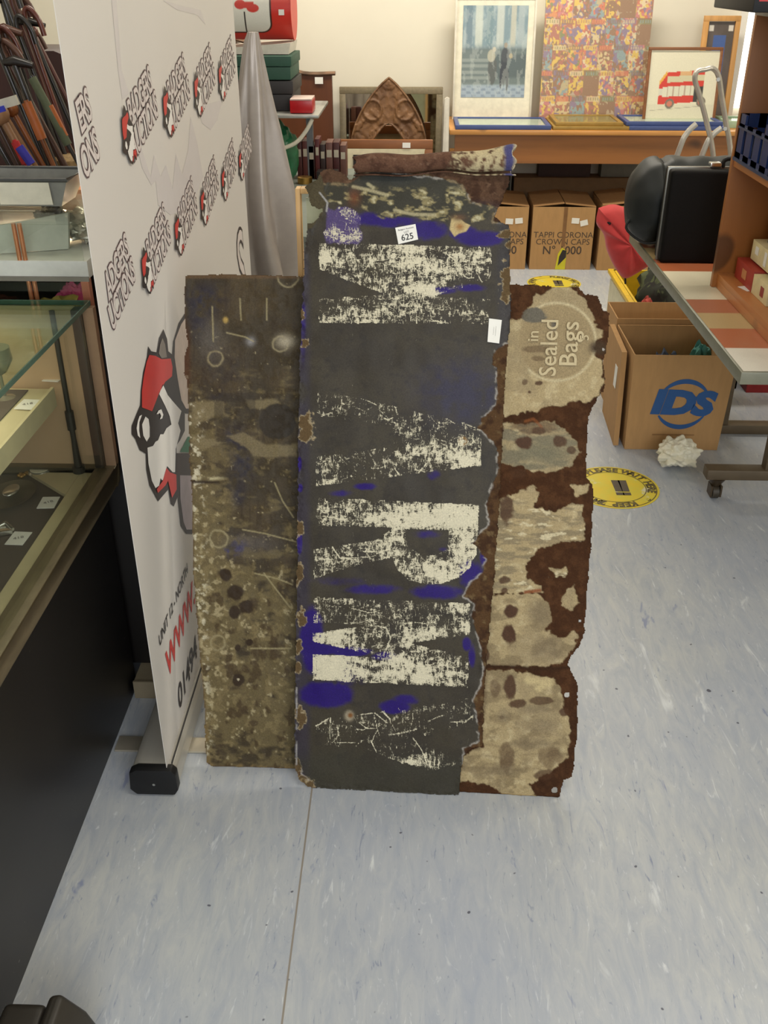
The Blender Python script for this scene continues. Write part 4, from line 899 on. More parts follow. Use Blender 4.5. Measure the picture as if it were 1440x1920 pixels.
# goods in the cabinet
lb = MB().hexa([(-.815, GY + .06, 1.0075), (-.69, GY + .10, 1.0075), (-.69, GY + .11, 1.0075), (-.815, GY + .07, 1.0075)], [(-.82, GY + .09, 1.055), (-.69, GY + .13, 1.072), (-.69, GY + .14, 1.072), (-.82, GY + .10, 1.055)]).build('picture_card', mat('pale_grey_card', (190, 192, 180), .5))
tag(lb, 'blank pale grey card leaning behind the copper posts in the cabinet', 'card')
def crumple(name, c, r, s, m, amp=.25, seed=1, label=None, cat=None, sub=4, freq=3.0, **kw):
    bm = bmesh.new(); bmesh.ops.create_icosphere(bm, subdivisions=sub, radius=1)
    from mathutils import noise as mn
    for v in bm.verts:
        n_ = v.co.normalized(); q = n_ * freq + Vector((seed * 3.1, seed * 1.7, seed))
        d = abs(mn.noise(q)) * 1.6 + abs(mn.noise(q * 2.1)) * .7 - .45
        v.co = n_ * (1 + d * amp)
    zmin = min(v.co.z for v in bm.verts) * s[2] * r
    bmesh.ops.transform(bm, matrix=Matrix.Translation(Vector(c) + Vector((0, 0, -zmin))) @ Matrix.Diagonal((r * s[0], r * s[1], r * s[2], 1)), verts=bm.verts)
    me = bpy.data.meshes.new(name); bm.to_mesh(me); bm.free()
    o = link_mesh(name, me, m, None, smooth=True)
    if label: tag(o, label, cat)
    return o
crumple('silver_bag', (-.665, GY + .17, 1.0075), .050, (1.2, 1, .6), mat('silver_foil', (176, 172, 158), .22, .7, var=.2), .4, 2, 'crumpled silver foil bag on the marbled cabinet shelf', 'bag')
crumple('dark_ornament', (-.735, GY + .16, 1.0075), .036, (.9, .8, .85), mat('dark_bronze', (70, 60, 52), .4, .4, var=.4), .5, 3, 'dark lumpy ornament behind the silver foil bag in the cabinet', 'ornament')
crumple('pink_toy', (-.705, GY + .13, .8605), .020, (1.5, 1, 1.5), mat('bright_pink', (214, 84, 130), .6), .4, 4, 'bright pink soft trinket low in the glass cabinet', 'trinket')
crumple('yellow_cloth', (-.728, GY + .09, .8605), .034, (1.7, 1, .62), mat('dull_yellow_cloth', (196, 178, 90), .8, var=.2), .45, 5, 'folded dull yellow cloth beside the pink trinket in the cabinet', 'cloth')
crumple('dark_beads', (-.86, GY + .09, .8605), .045, (2.0, .8, .5), mat('dark_red_beads', (74, 40, 30), .35, var=.5, scale=200), .3, 6, 'heap of dark red beads left of the yellow cloth in the cabinet', 'beads')
crumple('white_card_bundle', (-.635, GY + .27, 1.0075), .028, (1.2, 1, .6), mat('lilac_white', (214, 206, 214), .5), .3, 8).name = 'paper_bundle'
tag(bpy.data.objects['paper_bundle'], 'small white paper bundle at the right end of the cabinet', 'paper')
# grey plastic tray
TY = GY + .12; t0 = atY(-60, 330, TY).x; t1 = atY(127, 330, TY).x; tz0 = 1.0845; tz1 = tz0 + .054
tr = thing('plastic_tray', 'grey translucent plastic tray of papers on top of the glass cabinet', 'tray', ((t0 + t1) / 2, TY + .1, tz0))
GP = mat('smoky_grey_plastic', (150, 150, 144), .3, var=.15, trans=.15)
MB().hexa([(t0 + .02, TY + .01, tz0), (t1 - .025, TY + .01, tz0), (t1 - .025, TY + .1, tz0), (t0 + .02, TY + .1, tz0)], [(t0 + .02, TY + .01, tz0 + .004), (t1 - .025, TY + .01, tz0 + .004), (t1 - .025, TY + .1, tz0 + .004), (t0 + .02, TY + .1, tz0 + .004)]).build('tray_base', GP, tr)
tw = MB()
B_ = [(t0 + .02, TY + .01), (t1 - .025, TY + .01), (t1 - .025, TY + .1), (t0 + .02, TY + .1)]; T_ = [(t0, TY - .01), (t1, TY - .01), (t1, TY + .12), (t0, TY + .12)]
for i in range(4):
    j = (i + 1) % 4; b0, b1, c0, c1 = B_[i], B_[j], T_[i], T_[j]
    def o3(p, z, k): 
        cx_, cy_ = (t0 + t1) / 2, TY + .055
        return (p[0] + (cx_ - p[0]) * k * .03, p[1] + (cy_ - p[1]) * k * .03, z)
    tw.hexa([o3(b0, tz0, 0), o3(b1, tz0, 0), o3(b1, tz0, 1), o3(b0, tz0, 1)], [o3(c0, tz1, 0), o3(c1, tz1, 0), o3(c1, tz1, 1), o3(c0, tz1, 1)])
tw.build('tray_side', GP, tr)
MB().tube([(t0, TY - .012, tz1), (t1, TY - .012, tz1), (t1 + .002, TY + .12, tz1), (t0, TY + .122, tz1)], .004).build('tray_rim', mat('dark_grey_rim', (74, 74, 72), .4), tr, smooth=True)
pp_ = MB().obox(((t0 + t1) / 2 + .01, TY - .008, tz0 + .028), (.105, .002, .044), Matrix.Rotation(.16, 3, 'X')).build('paper_sheet', mat('cream_paper', (222, 216, 196), .6)); tag(pp_, 'cream paper sheet on the front of the grey tray', 'paper')

# ------------------------------------------------------------------ walking sticks and umbrellas in a long rack
RK = thing('stick_rack', 'long dark wooden rack holding walking sticks, mostly hidden behind the cabinet', 'rack', (-.9, 2.98, 0))
DW = wood('dark_wood', (62, 34, 22), .5, 2)
MB().box(-1.75, -.70, 2.72, 2.74, 0, .80).box(-1.75, -.70, 3.24, 3.26, 0, .80).box(-1.75, -1.73, 2.74, 3.24, 0, .80).box(-.72, -.70, 2.74, 3.24, 0, .80).box(-1.73, -.72, 2.74, 3.24, 0.0, .02).build('rack_box', DW, RK)
def stick(x0, y0, x1, y1, Y, r, m, nm, label, handle=None, hm=None, group='walking sticks and umbrellas in the rack', taper=1.0):
    a = atY(x0, y0, Y); b = atY(x1, y1, Y)
    d = (b - a); d.normalize()
    foot = a - d * ((a.z - .25) / max(d.z, .3)); 
    if foot.x > -.73: foot = a - d * ((-.73 - a.x) / max(1e-6, -d.x)) if a.x < -.73 and d.x < -.01 else a - d * .12
    t = thing(nm, label, 'walking stick' if 'stick' in nm else nm.replace('_', ' '), foot, group)
    MB().tube([foot, a, b], [r * taper, r, r]).build('shaft', m, t, smooth=True)
    hm = hm or m
    if handle == 'crook':
        s = .026; sgn = 1
        pts = [b, b + d * .03, b + d * .055 + Vector((s * .3 * sgn, 0, 0)), b + d * .06 + Vector((s * .9 * sgn, 0, 0)), b + d * .03 + Vector((s * 1.5 * sgn, 0, 0)), b + Vector((s * 1.6 * sgn, 0, -.01))]
        MB().tube(smooth_curve(pts, 4), r * .95).build('handle', hm, t, smooth=True)
    elif handle == 'knob': MB().ball(b, r * 2.3, (1, 1, 1.15)).build('handle', hm, t, smooth=True)
    elif handle == 'tee': MB().tube([b + Vector((-.03, 0, .004)), b + Vector((0, 0, .008)), b + Vector((.05, 0, -.004))], [r * .9, r * 1.5, r * .8]).build('handle', hm, t, smooth=True)
    elif handle == 'blade': MB().tube([a + d * .02, b - d * .005], r * 1.9, 12).build('canopy', hm, t, smooth=True)
    elif handle == 'brass': MB().tube([b + Vector((-.03, 0, .0)), b + Vector((.045, 0, -.006))], [r * 1.6, r * 1.0]).build('handle', mat('polished_brass', (220, 190, 90), .25, .8), t, smooth=True)
    return t
cDK = wood('black_stick', (36, 32, 30), .35, 2, coat=.3); cBR = wood('brown_stick', (84, 54, 40), .4, 2); cTN = wood('tan_stick', (150, 112, 78), .5, 2)
cOR = wood('orange_wood', (140, 82, 40), .4, 2); cGR = mat('green_cloth_sleeve', (92, 100, 76), .8, var=.15); cMA = wood('mahogany_stick', (90, 40, 28), .35, 2, coat=.3)
ST = [(125, 318, 18, 120, 3.05, .010, cBR, 'crook', 'brown'), (90, 318, -12, 70, 3.0, .009, cDK, 'knob', 'black'), (70, 320, -20, 170, 2.85, .010, cTN, 'knob', 'tan'),
      (58, 320, 0, 215, 2.8, .011, cTN, 'knob', 'pale tan'), (84, 316, 22, 205, 2.85, .008, cOR, 'knob', 'thin orange'), (105, 318, 28, 120, 2.9, .010, cDK, 'tee', 'black'),
      (100, 300, 10, 95, 3.1, .008, cMA, 'crook', 'dark red'), (40, 320, -20, 200, 2.8, .009, cBR, 'tee', 'brown'), (25, 320, -25, 230, 2.78, .009, cDK, 'knob', 'dark'),
      (125, 300, 40, 75, 3.15, .008, cDK, 'crook', 'slender black'), (135, 290, 55, 60, 3.15, .008, cMA, 'crook', 'reddish'), (140, 250, 52, 45, 3.18, .008, cDK, 'tee', 'black'),
      (135, 240, 40, 30, 3.2, .008, cBR, 'crook', 'brown'), (110, 250, 30, 25, 3.2, .009, cMA, 'crook', 'dark red'), (90, 240, 22, 15, 3.2, .008, cDK, 'knob', 'black'),
      (100, 240, 12, 8, 3.15, .009, cDK, 'crook', 'black'), (60, 200, 2, -10, 3.15, .009, cDK, 'knob', 'black'), (70, 240, 8, 60, 3.1, .010, cBR, 'tee', 'brown'),
      (140, 215, 62, 60, 3.2, .007, cMA, 'knob', 'thin dark red'), (130, 200, 60, 85, 3.2, .007, cBR, 'crook', 'thin brown'), (48, 180, -5, 85, 3.1, .012, cBR, 'brass', 'brown')]
PLC = ['nearest the left picture edge', 'right of the green umbrella', 'left of the orange sheath', 'behind the green umbrella', 'above the grey tray', 'among the back row', 'at the front of the rack']
for i, (x0, y0, x1, y1, Y_, r_, m_, h_, cn) in enumerate(ST):
    Y_ = 2.79 + .0205 * sorted(range(len(ST)), key=lambda k: ST[k][4]).index(i)
    ord_ = sorted(range(len(ST)), key=lambda k: ST[k][2]).index(i)
    names = ['first', 'second', 'third', 'fourth', 'fifth', 'sixth', 'seventh', 'eighth', 'ninth', 'tenth', 'eleventh', 'twelfth', 'thirteenth', 'fourteenth', 'fifteenth', 'sixteenth', 'seventeenth', 'eighteenth', 'nineteenth', 'twentieth', 'twenty-first']
    hn = {'crook': 'crook handle', 'knob': 'knob top', 'tee': 'cross handle', 'brass': 'shiny brass handle'}[h_]
    stick(x0, y0, x1, y1, Y_, r_, m_, 'walking_stick', '%s walking stick with %s, %s tip from the left in the rack' % (cn, hn, names[ord_]), h_)
stick(135, 285, 58, 142, 2.772, .006, cDK, 'umbrella', 'rolled green umbrella in the middle of the rack of sticks', 'blade', cGR, taper=.7)
bpy.data.objects['umbrella'].children[-1].scale = (1, 1, 1)
stick(85, 275, 48, 188, 2.768, .007, cOR, 'knife_sheath', 'broad orange brown leather sheath left of the rolled green umbrella', 'blade', mat('orange_leather', (170, 92, 40), .5), taper=.8)
stick(128, 270, 90, 195, 2.774, .006, cOR, 'knife_sheath', 'slim orange sheath right of the rolled green umbrella', 'blade', mat('orange_leather', (170, 92, 40), .5), taper=.8)
stick(55, 320, 26, 262, 2.76, .006, mat('red_fabric', (180, 40, 40), .7), 'umbrella', 'furled umbrella in red white and blue low in the rack', 'blade', mat('red_fabric', (180, 40, 40), .7))
q = atY(62, 308, 2.735); o = MB().tube([q + Vector((-.03, 0, .045)), q + Vector((-.004, 0, .0))], .012).build('furled_flag', mat('blue_fabric', (60, 56, 170), .7), smooth=True, origin=tuple(q)); tag(o, 'blue furled cloth beside the red umbrella in the rack', 'cloth')
q = atY(15, 192, 2.72); o = MB().obox(q, (.055, .012, .024), Matrix.Rotation(-.25, 3, 'Y')).build('white_tape', mat('white_tape', (206, 202, 186), .6)); tag(o, 'white tape band round the sticks at the left picture edge', 'tape')
q = atY(2, 205, 2.71); o = MB().obox(q, (.02, .010, .014), Matrix.Rotation(-.25, 3, 'Y')).build('blue_tag', mat('blue_tag', (50, 60, 190), .6)); tag(o, 'small blue tag under the white tape at the left edge', 'tag')
# dark furniture behind the sticks
hb = thing('cupboard', 'tall dark red-brown cupboard behind the walking sticks', 'cupboard', (-1.25, 3.57, 0))
c0 = atY(92, 100, 3.6)
MB().prism([(-1.75, 3.42, 0), (-.70, 3.42, 0), (-.70, 3.42, atY(150, 205, 3.42).z), (atY(100, 95, 3.42).x, 3.42, atY(100, 95, 3.42).z), (-1.75, 3.42, atY(100, 95, 3.42).z)], (0, .30, 0)).build('carcass', wood('dark_mahogany', (54, 22, 16), .45, 2), hb, bevel=.004)
q = atY(116, 95, 4.3); o = MB().box(q.x - .03, q.x + .16, 4.3, 4.5, 0, q.z - .04).build('storage_box', mat('dark_slate_box', (48, 48, 50), .6), bevel=.004); tag(o, 'dark slate box left of the banner top edge', 'box')
o = MB().box(q.x + .0, q.x + .10, 4.32, 4.42, q.z - .04, q.z + .07).build('wooden_block', wood('warm_wood', (160, 104, 64), .5, 2)); tag(o, 'small warm wooden block standing on the slate box', 'block')
q = atY(135, 310, 3.0); o = MB().lathe([(.0, -.03), (.05, -.03), (.06, 0), (.055, .02), (.035, .03), (0, .03)], q, 18).build('straw_basket', mat('straw', (150, 124, 84), .8, var=.3, scale=120), smooth=True); tag(o, 'small straw basket under the umbrella tip beside the banner', 'basket')

# ------------------------------------------------------------------ silver cover and low table with stacked cases
def cover():
    n, L = 96, 40; P = []; bm = bmesh.new(); rings = []
    cx0 = atY(474, 60, 3.2); top = cx0.z
    for i in range(L):
        t = i / (L - 1); z = top * (1 - t)
        cx = cx0.x - .04 * t ** .6 + .02 * t; rad = .016 + .068 * min(1, t * 2.2) ** .8 + .055 * t
        ring = []
        for k in range(n):
            a = 2 * math.pi * k / n
            fold = 1 + (.14 + .20 * min(1, t * 3)) * math.sin(a * 5 + 2.2 * math.sin(t * 5)) * min(1, t * 5) + .05 * math.sin(a * 11 + t * 9)
            ring.append(bm.verts.new((cx + rad * fold * math.cos(a), 3.2 + rad * fold * .7 * math.sin(a), max(0.002, z + (.015 * math.sin(a * 3) if i else 0)))))
        rings.append(ring)
    for i in range(L - 1):
        for k in range(n):
            j = (k + 1) % n; bm.faces.new((rings[i][k], rings[i + 1][k], rings[i + 1][j], rings[i][j]))
    bm.faces.new(rings[0])
    me = bpy.data.meshes.new('c'); bmesh.ops.recalc_face_normals(bm, faces=bm.faces); bm.to_mesh(me); bm.free()
    o = link_mesh('silver_cover', me, mat('silver_satin', (166, 157, 150), .38, .2, var=.06), smooth=True)
    tag(o, 'tall silver satin cover draped to a point beside the banner edge', 'cover')
cover()
lt = thing('low_table', 'low table under grey green cloth behind the silver cover', 'table', (-.7, 4.6, 0))
GC = mat('grey_green_cloth', (112, 118, 110), .9, var=.06)
MB().box(-1.1, -.30, 3.75, 5.2, .575, .60).build('tabletop', GC, lt, bevel=.004)
MB().box(-1.1, -.305, 3.752, 3.76, .02, .58).box(-.310, -.303, 3.76, 5.19, .02, .58).build('cloth_skirt', GC, lt)
for lx in (-1.05, -.35):
    for ly in (3.8, 5.1): MB().box(lx - .02, lx + .02, ly - .02, ly + .02, 0, .575).build('leg', DW, lt)
SX = -.545
DG = mat('dark_green_box', (34, 74, 58), .6, var=.12)
def case(z0, z1, x1, y0, y1, m, nm, label, cat, lid=True, grp=None):
    t = thing(nm, label, cat, ((SX - .12), (y0 + y1) / 2, z0), grp)
    MB().box(SX - .34, x1, y0, y1, z0, z0 + (z1 - z0) * (.55 if lid else 1)).build('box_body', m, t, bevel=.003)
    if lid: MB().box(SX - .35, x1 + .006, y0 - .006, y1 + .006, z0 + (z1 - z0) * .57, z1).build('lid', m, t, bevel=.003)
    return t
zs = [atY(548, k, 4.6).z for k in (80, 104, 150, 208, 320)]
# green carrier bag below, glass shelf, black case, green case, white box, red tin
crumple('green_bag', (SX - .085, 4.62, .601), .15, (.68, .6, .98), mat('green_plastic', (24, 92, 58), .3, var=.2), .12, 9, 'green plastic bag standing under the glass shelf beside the silver cover', 'bag')
gs = thing('shelf_stand', 'clear shelf stand with pale curved bracket carrying the black case', 'shelf', (SX + .02, 4.75, .6))
MB().box(SX - .36, SX + .13, 4.48, 5.0, zs[3] - .016, zs[3] - .002).build('shelf', mat('frosted_acrylic', (150, 150, 144), .2, .1), gs, bevel=.005)
MB().tube(smooth_curve([(SX + .10, 4.50, zs[3] - .02), (SX + .07, 4.50, zs[3] - .07), (SX + .02, 4.50, zs[3] - .12), (SX - .06, 4.50, zs[3] - .15)], 6), .009).build('bracket', mat('ivory_plastic', (206, 200, 182), .4), gs, smooth=True)
MB().box(SX - .34, SX - .30, 4.8, 4.84, .601, zs[3] - .016).box(SX + .03, SX + .06, 4.9, 4.94, .601, zs[3] - .016).build('upright', mat('grey_upright', (110, 112, 116), .4), gs)
case(zs[3], zs[2] - .004, SX + .005, 4.60, 4.95, mat('black_case_leatherette', (36, 32, 32), .55), 'instrument_case', 'black leatherette case on the clear shelf under the green case', 'case')
case(zs[2], zs[1] - .003, SX + .002, 4.60, 4.95, DG, 'storage_case', 'dark green lidded case stacked on the black case', 'case')
wb = atY(545, 64, 4.66)
o = MB().prism([(SX - .34, 4.66, zs[1]), (SX - .01, 4.66, zs[1]), (SX + .0, 4.66, zs[0] - .005), (SX - .34, 4.66, zs[0] - .03)], (0, .28, 0)).build('storage_box', mat('white_carton', (212, 206, 192), .7)); tag(o, 'plain white carton under the red and white tin', 'box')
# red tin: a horizontal drum lying on the carton
rt_ = thing('round_tin', 'red drum shaped tin with white panel and red mitten motif lying on its side', 'tin', (SX - .12, 4.78, zs[0]))
tcz = zs[0] + .125
def drum(U, V, C):
    put(C, np.ones(U.shape), (206, 54, 40))
UU = [np.zeros((2, 2))]
nU, nA = 300, 280
gx, ga = np.meshgrid(np.linspace(SX - .36, SX + .0, nU), np.linspace(0, 2 * math.pi, nA))
Pd = np.stack([gx, 4.80 - .125 * np.cos(ga), tcz + .125 * np.sin(ga)], -1)
Cd = [np.zeros(gx.shape) for _ in range(3)]; put(Cd, np.ones(gx.shape), (206, 52, 40))
s_ = np.where(ga > math.pi, ga - 2 * math.pi, ga) * .125
pan = np.minimum(SX - .085 - gx, np.minimum(s_ + .10, .16 - s_)); cr_ = np.hypot(np.maximum(gx - (SX - .13), 0), np.maximum(-(s_ + .055), 0)) 
inn = sstep(0, .003, np.where((gx > SX - .13) & (s_ < -.055), .045 - cr_, pan))
put(Cd, sstep(-.008, -.004, np.where((gx > SX - .13) & (s_ < -.055), .045 - cr_, pan)), (60, 34, 26)); put(Cd, inn, (228, 226, 214))
mx_ = SX - .20
put(Cd, sstep(0, .003, np.maximum(.020 - np.hypot((gx - mx_ + .012) * .75, s_ - .018), np.maximum(.018 - np.hypot((gx - mx_ - .042) * .62, s_ - .004), np.minimum(.030 - np.abs(gx - mx_ - .018), .014 - np.abs(s_ - .016))))), (206, 58, 44)); put(Cd, sstep(0, .002, np.minimum(.004 - np.abs(gx - mx_ - .005), np.minimum(-.008 - s_, s_ + .10))), (50, 40, 36))
me = grid_mesh(gx, ga, np.ones(gx.shape, bool), Pd[::-1].copy(), {'Col': np.stack(Cd, -1)[::-1].copy()})
link_mesh('drum', me, attr_mat('printed_tin', .35, .03), rt_, smooth=True)
for xe in (SX, SX - .366): MB().cyl((xe, 4.80, tcz), (xe + .006, 4.80, tcz), .128, 40).build('tin_end', mat('tin_red', (204, 50, 38), .4), rt_, smooth=True)
MB().obox((SX - .035, 4.80 - .127, tcz - .012), (.024, .002, .022)).build('sticker', WHITE, rt_)
o = MB().box(SX + .002, SX + .10, 4.52, 4.66, zs[3] + .000, zs[3] + .052).build('red_tin', mat('deep_red_tin', (176, 24, 30), .3), bevel=.004); tag(o, 'small bright red box on the clear shelf beside the black case', 'box')
MB().box(SX + .004, SX + .098, 4.518, 4.662, zs[3] + .0525, zs[3] + .058).build('lid', mat('pale_lid', (214, 190, 180), .4), o)
# sideboard back with swept top
sb = thing('headboard', 'dark wooden headboard with swept moulded top against the back wall', 'headboard', (-.75, 5.9, 0))
BRN = wood('walnut_brown', (92, 50, 24), .45, 2, var=.15)
xr = atY(624, 140, 5.85).x; zt = atY(600, 137, 5.85).z
out = [(-1.35, 0), (xr - .005, 0), (xr - .005, zt - .012), (xr - .16, zt - .012), (xr - .26, zt + .035), (xr - .38, zt + .11), (xr - .55, zt + .16), (-1.35, zt + .17)]
MB().prism([(x, 5.83, z) for x, z in out], (0, .05, 0)).build('panel', BRN, sb)
MB().tube(smooth_curve([(xr + .015, 5.84, zt), (xr - .16, 5.84, zt), (xr - .26, 5.84, zt + .047), (xr - .38, 5.84, zt + .122), (xr - .55, 5.84, zt + .172), (-1.3, 5.84, zt + .182)], 5), .016, 8, flat=(1.6, .7)).build('moulding', wood('brown_moulding', (122, 92, 70), .4, 0), sb, smooth=True)
q = atY(598, 151, 5.82); MB().obox(q, (.045, .002, .034)).build('sticker', WHITE, sb)
# little things in front of the headboard on the low table
rs = random.Random(3)
bk = [((74, 28, 24), 'dark red'), ((92, 40, 34), 'maroon'), ((60, 34, 26), 'brown'), ((88, 30, 30), 'crimson'), ((50, 30, 26), 'dark brown'), ((110, 70, 60), 'rose brown'), ((70, 24, 22), 'deep red'), ((96, 60, 48), 'tan red')]
bx = -.565
for i, (c_, cn) in enumerate(bk):
    w_ = rs.uniform(.022, .032); h_ = rs.uniform(.15, .19)
    t = thing('book', '%s bound book, number %s from the left before the headboard' % (cn, ['one', 'two', 'three', 'four', 'five', 'six', 'seven', 'eight'][i]), 'book', (bx + w_ / 2, 4.95, .601), 'row of small bound books on the low table')
    MB().box(bx, bx + w_, 4.90, 5.02, .601, .601 + h_).build('cover', mat('book_cover_%s' % cn.replace(' ', '_'), c_, .5), t, bevel=.002)
    MB().box(bx + .004, bx + w_ - .004, 4.8985, 4.8997, .601 + h_ * .6, .601 + h_ * .8).build('spine_label', mat('spine_label', (190, 180, 160), .5), t)
    bx += w_ + .003
o = MB().lathe([(.0, 0), (.035, 0), (.035, .028), (.03, .03), (0, .03)], (0, 0, 0), 24).build('coin_tin', GOLD, smooth=True); o.location = (-.52, 4.80, .601); tag(o, 'round brass tin lying before the books on the low table', 'tin')
o = MB().box(-.46, -.36, 4.76, 4.84, .601, .66).build('dark_box', mat('very_dark_box', (28, 20, 18), .5), bevel=.003); tag(o, 'small very dark box right of the brass tin', 'box')
o = MB().ball((-.385, 4.72, .617), .016, (1.4, 1, 1)).build('white_button', WHITE, smooth=True); tag(o, 'small white knob on the low table near the books', 'ornament')
q = atY(534, 340, 3.9); o = MB().lathe([(0, -.05), (.03, -.05), (.034, -.02), (.034, .02), (.02, .035), (0, .036)], (q.x, 3.9, .651), 20).build('white_bottle', mat('white_plastic', (220, 216, 208), .35), smooth=True); tag(o, 'short white plastic bottle at the edge of the low table', 'bottle')

# ------------------------------------------------------------------ back centre: mirror, carved arch, framed mirror
def box_on(Y, x0, y0, x1, y1):
    a = atY(x0, y1, Y); b = atY(x1, y0, Y); return a.x, b.x, a.z, b.z
def frame_bars(t, x0, x1, z0, z1, y, bw, dp, m, name='frame_bar', bev=.004, lean=0.0):
    def L(x, z, d): return (x, y + d + lean * (z - z0), z)
    for (a, b, c, d) in ((x0, x1, z1 - bw, z1), (x0, x1, z0, z0 + bw), (x0, x0 + bw, z0 + bw, z1 - bw), (x1 - bw, x1, z0 + bw, z1 - bw)):
        MB().hexa([L(a, c, 0), L(b, c, 0), L(b, c, dp), L(a, c, dp)], [L(a, d, 0), L(b, d, 0), L(b, d, dp), L(a, d, dp)]).build(name, m, t, bevel=bev)
MIR = mat('mirror_silvering', (200, 198, 188), .03, 1.0, var=.02, scale=4)
x0, x1, _, z1 = box_on(5.93, 638, 165, 831, 300); z0 = 0.0
mr = thing('wall_mirror', 'large mirror in grey gold frame standing behind the carved arch', 'mirror', ((x0 + x1) / 2, 5.95, 0))
frame_bars(mr, x0, x1, z0, z1, 5.93, .036, .03, mat('grey_gold_frame', (134, 122, 96), .45, .3, var=.15, scale=60), lean=.04)
MB().hexa([(x0 + .03, 5.95, z0 + .03), (x1 - .03, 5.95, z0 + .03), (x1 - .03, 5.955, z0 + .03), (x0 + .03, 5.955, z0 + .03)], [(x0 + .03, 5.985, z1 - .03), (x1 - .03, 5.985, z1 - .03), (x1 - .03, 5.99, z1 - .03), (x0 + .03, 5.99, z1 - .03)]).build('mirror_glass', MIR, mr)
MB().hexa([(x0 + .052, 5.951, z0 + .05), (x0 + .056, 5.951, z0 + .05), (x0 + .056, 5.953, z0 + .05), (x0 + .052, 5.953, z0 + .05)], [(x0 + .052, 5.984, z1 - .05), (x0 + .056, 5.984, z1 - .05), (x0 + .056, 5.986, z1 - .05), (x0 + .052, 5.986, z1 - .05)]).build('bevel_line', mat('bright_bevel', (220, 216, 200), .1, .9), mr)
# carved gothic arch
def arch():
    Y0 = 5.72
    ax, az = atY(729, 145, Y0).x, atY(729, 145, Y0).z
    hw = (atY(802, 262, Y0).x - atY(658, 262, Y0).x) / 2; zb = atY(729, 262, Y0).z
    zi = atY(735, 232, Y0).z
    H_ = az - zb
    nx, nz = 240, 340
    Z0 = 0.55
    gx, gz = np.meshgrid(np.linspace(-hw * 1.05, hw * 1.05, nx), np.linspace(az + .002, Z0, nz))
    t = np.clip((az - gz) / H_, 0, 3)
    half = hw * np.sin(np.clip(t, 0, 1.15) / 1.15 * math.pi / 2) ** .80
    inner = np.where(gz < zi, hw * .60 * np.sin(np.clip((zi - gz) / (H_ * .75), 0, 1) * math.pi / 2) ** .75, -1)
    keep = (np.abs(gx) <= half) & (np.abs(gx) > inner)
    de = np.minimum(half - np.abs(gx), np.where(inner > 0, np.abs(gx) - inner, 1))
    ax_ = np.abs(gx)
    rel = .006 * np.exp(-((de - .008) / .006) ** 2)
    rel += .005 * sstep(.42, .62, fbm(ax_ * 100 + 20, gz * 100, 5.5, 5.5, 301, 3)) + .0012 * np.sin(ax_ * 120 + np.sin(gz * 60) * 2.2) * sstep(.02, .03, de)
    rel += .005 * np.exp(-((np.hypot(ax_ - hw * .42, gz - (zb + H_ * .48)) - .05) / .008) ** 2)
    P = np.stack([gx + ax, Y0 - rel - 0 * gx + (gz - zb) * .05, gz], -1)
    C = [np.zeros(gx.shape) for _ in range(3)]; n_ = fbm(gx * 100, gz * 100, 6, 6, 305)
    put(C, np.ones(gx.shape), (122, 86, 52)); put(C, sstep(.4, .7, n_), (100, 68, 40))
    me = grid_mesh(gx, gz, keep, P, {'Col': np.stack(C, -1)}, backoff=(0, .03, 0))
    o = link_mesh('carved_arch', me, attr_mat('carved_oak', .55, .18, 160), smooth=False)
    tag(o, 'pointed carved wooden arch mirror surround standing before the grey framed mirror', 'carved arch')
    MB().box(ax - hw * .7, ax + hw * .7, Y0 + .034, Y0 + .038, Z0, zi + .01).build('mirror_glass', MIR, o)
arch()
st_ = MB().box(-.36, .06, 5.66, 5.80, 0, .55).build('storage_box', mat('brown_box_hidden', (96, 78, 60), .8)); tag(st_, 'brown box carrying the carved arch, hidden behind the signs', 'box')
x0, x1, z0, z1 = box_on(5.45, 635, 264, 812, 420); z0 = .0
wf = thing('framed_mirror', 'plain brown wooden frame with cream mount in front of the carved arch', 'picture frame', ((x0 + x1) / 2, 5.45, 0))
FRM = wood('mid_brown_frame', (132, 82, 44), .45, 0)
frame_bars(wf, x0, x1, z0, z1, 5.45, .045, .03, FRM, lean=.03)
MB().box(x0 + .04, x1 - .04, 5.47, 5.475, .04, z1 - .045).build('mount', mat('cream_mount', (214, 204, 172), .7), wf)
MB().box(x0 + .085, x1 - .085, 5.463, 5.469, .09, z1 - .075).build('picture', mat('dark_picture', (46, 40, 38), .3), wf)
q = atY(762, 274, 5.44); MB().obox((q.x, 5.447 + (q.z) * .03, q.z), (.042, .002, .026)).build('sticker', WHITE, wf)
a = atY(838, 182, 5.4); b_ = atY(832, 300, 5.4)
o = MB().prism([(a.x - .012, 5.40, a.z - .01), (a.x, 5.40, a.z), (a.x + .014, 5.40, a.z - .006), (b_.x + .032, 5.40, 0.0), (b_.x - .012, 5.40, 0.0)], (0, .02, 0)).build('white_board', mat('pale_board_edge', (206, 200, 186), .6), bevel=.002); tag(o, 'narrow white board edge standing left of the pine table', 'board')

# ------------------------------------------------------------------ pine table by the back wall
TX0, TX1 = .185, 1.60; TYF = 5.47; TZ = .75
pt_ = thing('pine_table', 'long pine table against the back wall covered with framed pictures', 'table', ((TX0 + TX1) / 2, 5.75, 0))
MB().box(TX0, TX1 + .25, TYF, 6.02, TZ - .025, TZ).build('tabletop', PINE, pt_, bevel=.006)
MB().box(TX0 + .03, TX1 + .22, TYF + .02, TYF + .045, TZ - .17, TZ - .026).build('apron', wood('pine_apron', (138, 88, 42), .45, 0, var=.2), pt_)
for lx in (TX0 + .05, TX1 + .18):
    for ly in (TYF + .05, 5.96): MB().box(lx - .03, lx + .03, ly - .03, ly + .03, 0, TZ - .17).build('leg', PINE, pt_, bevel=.004)
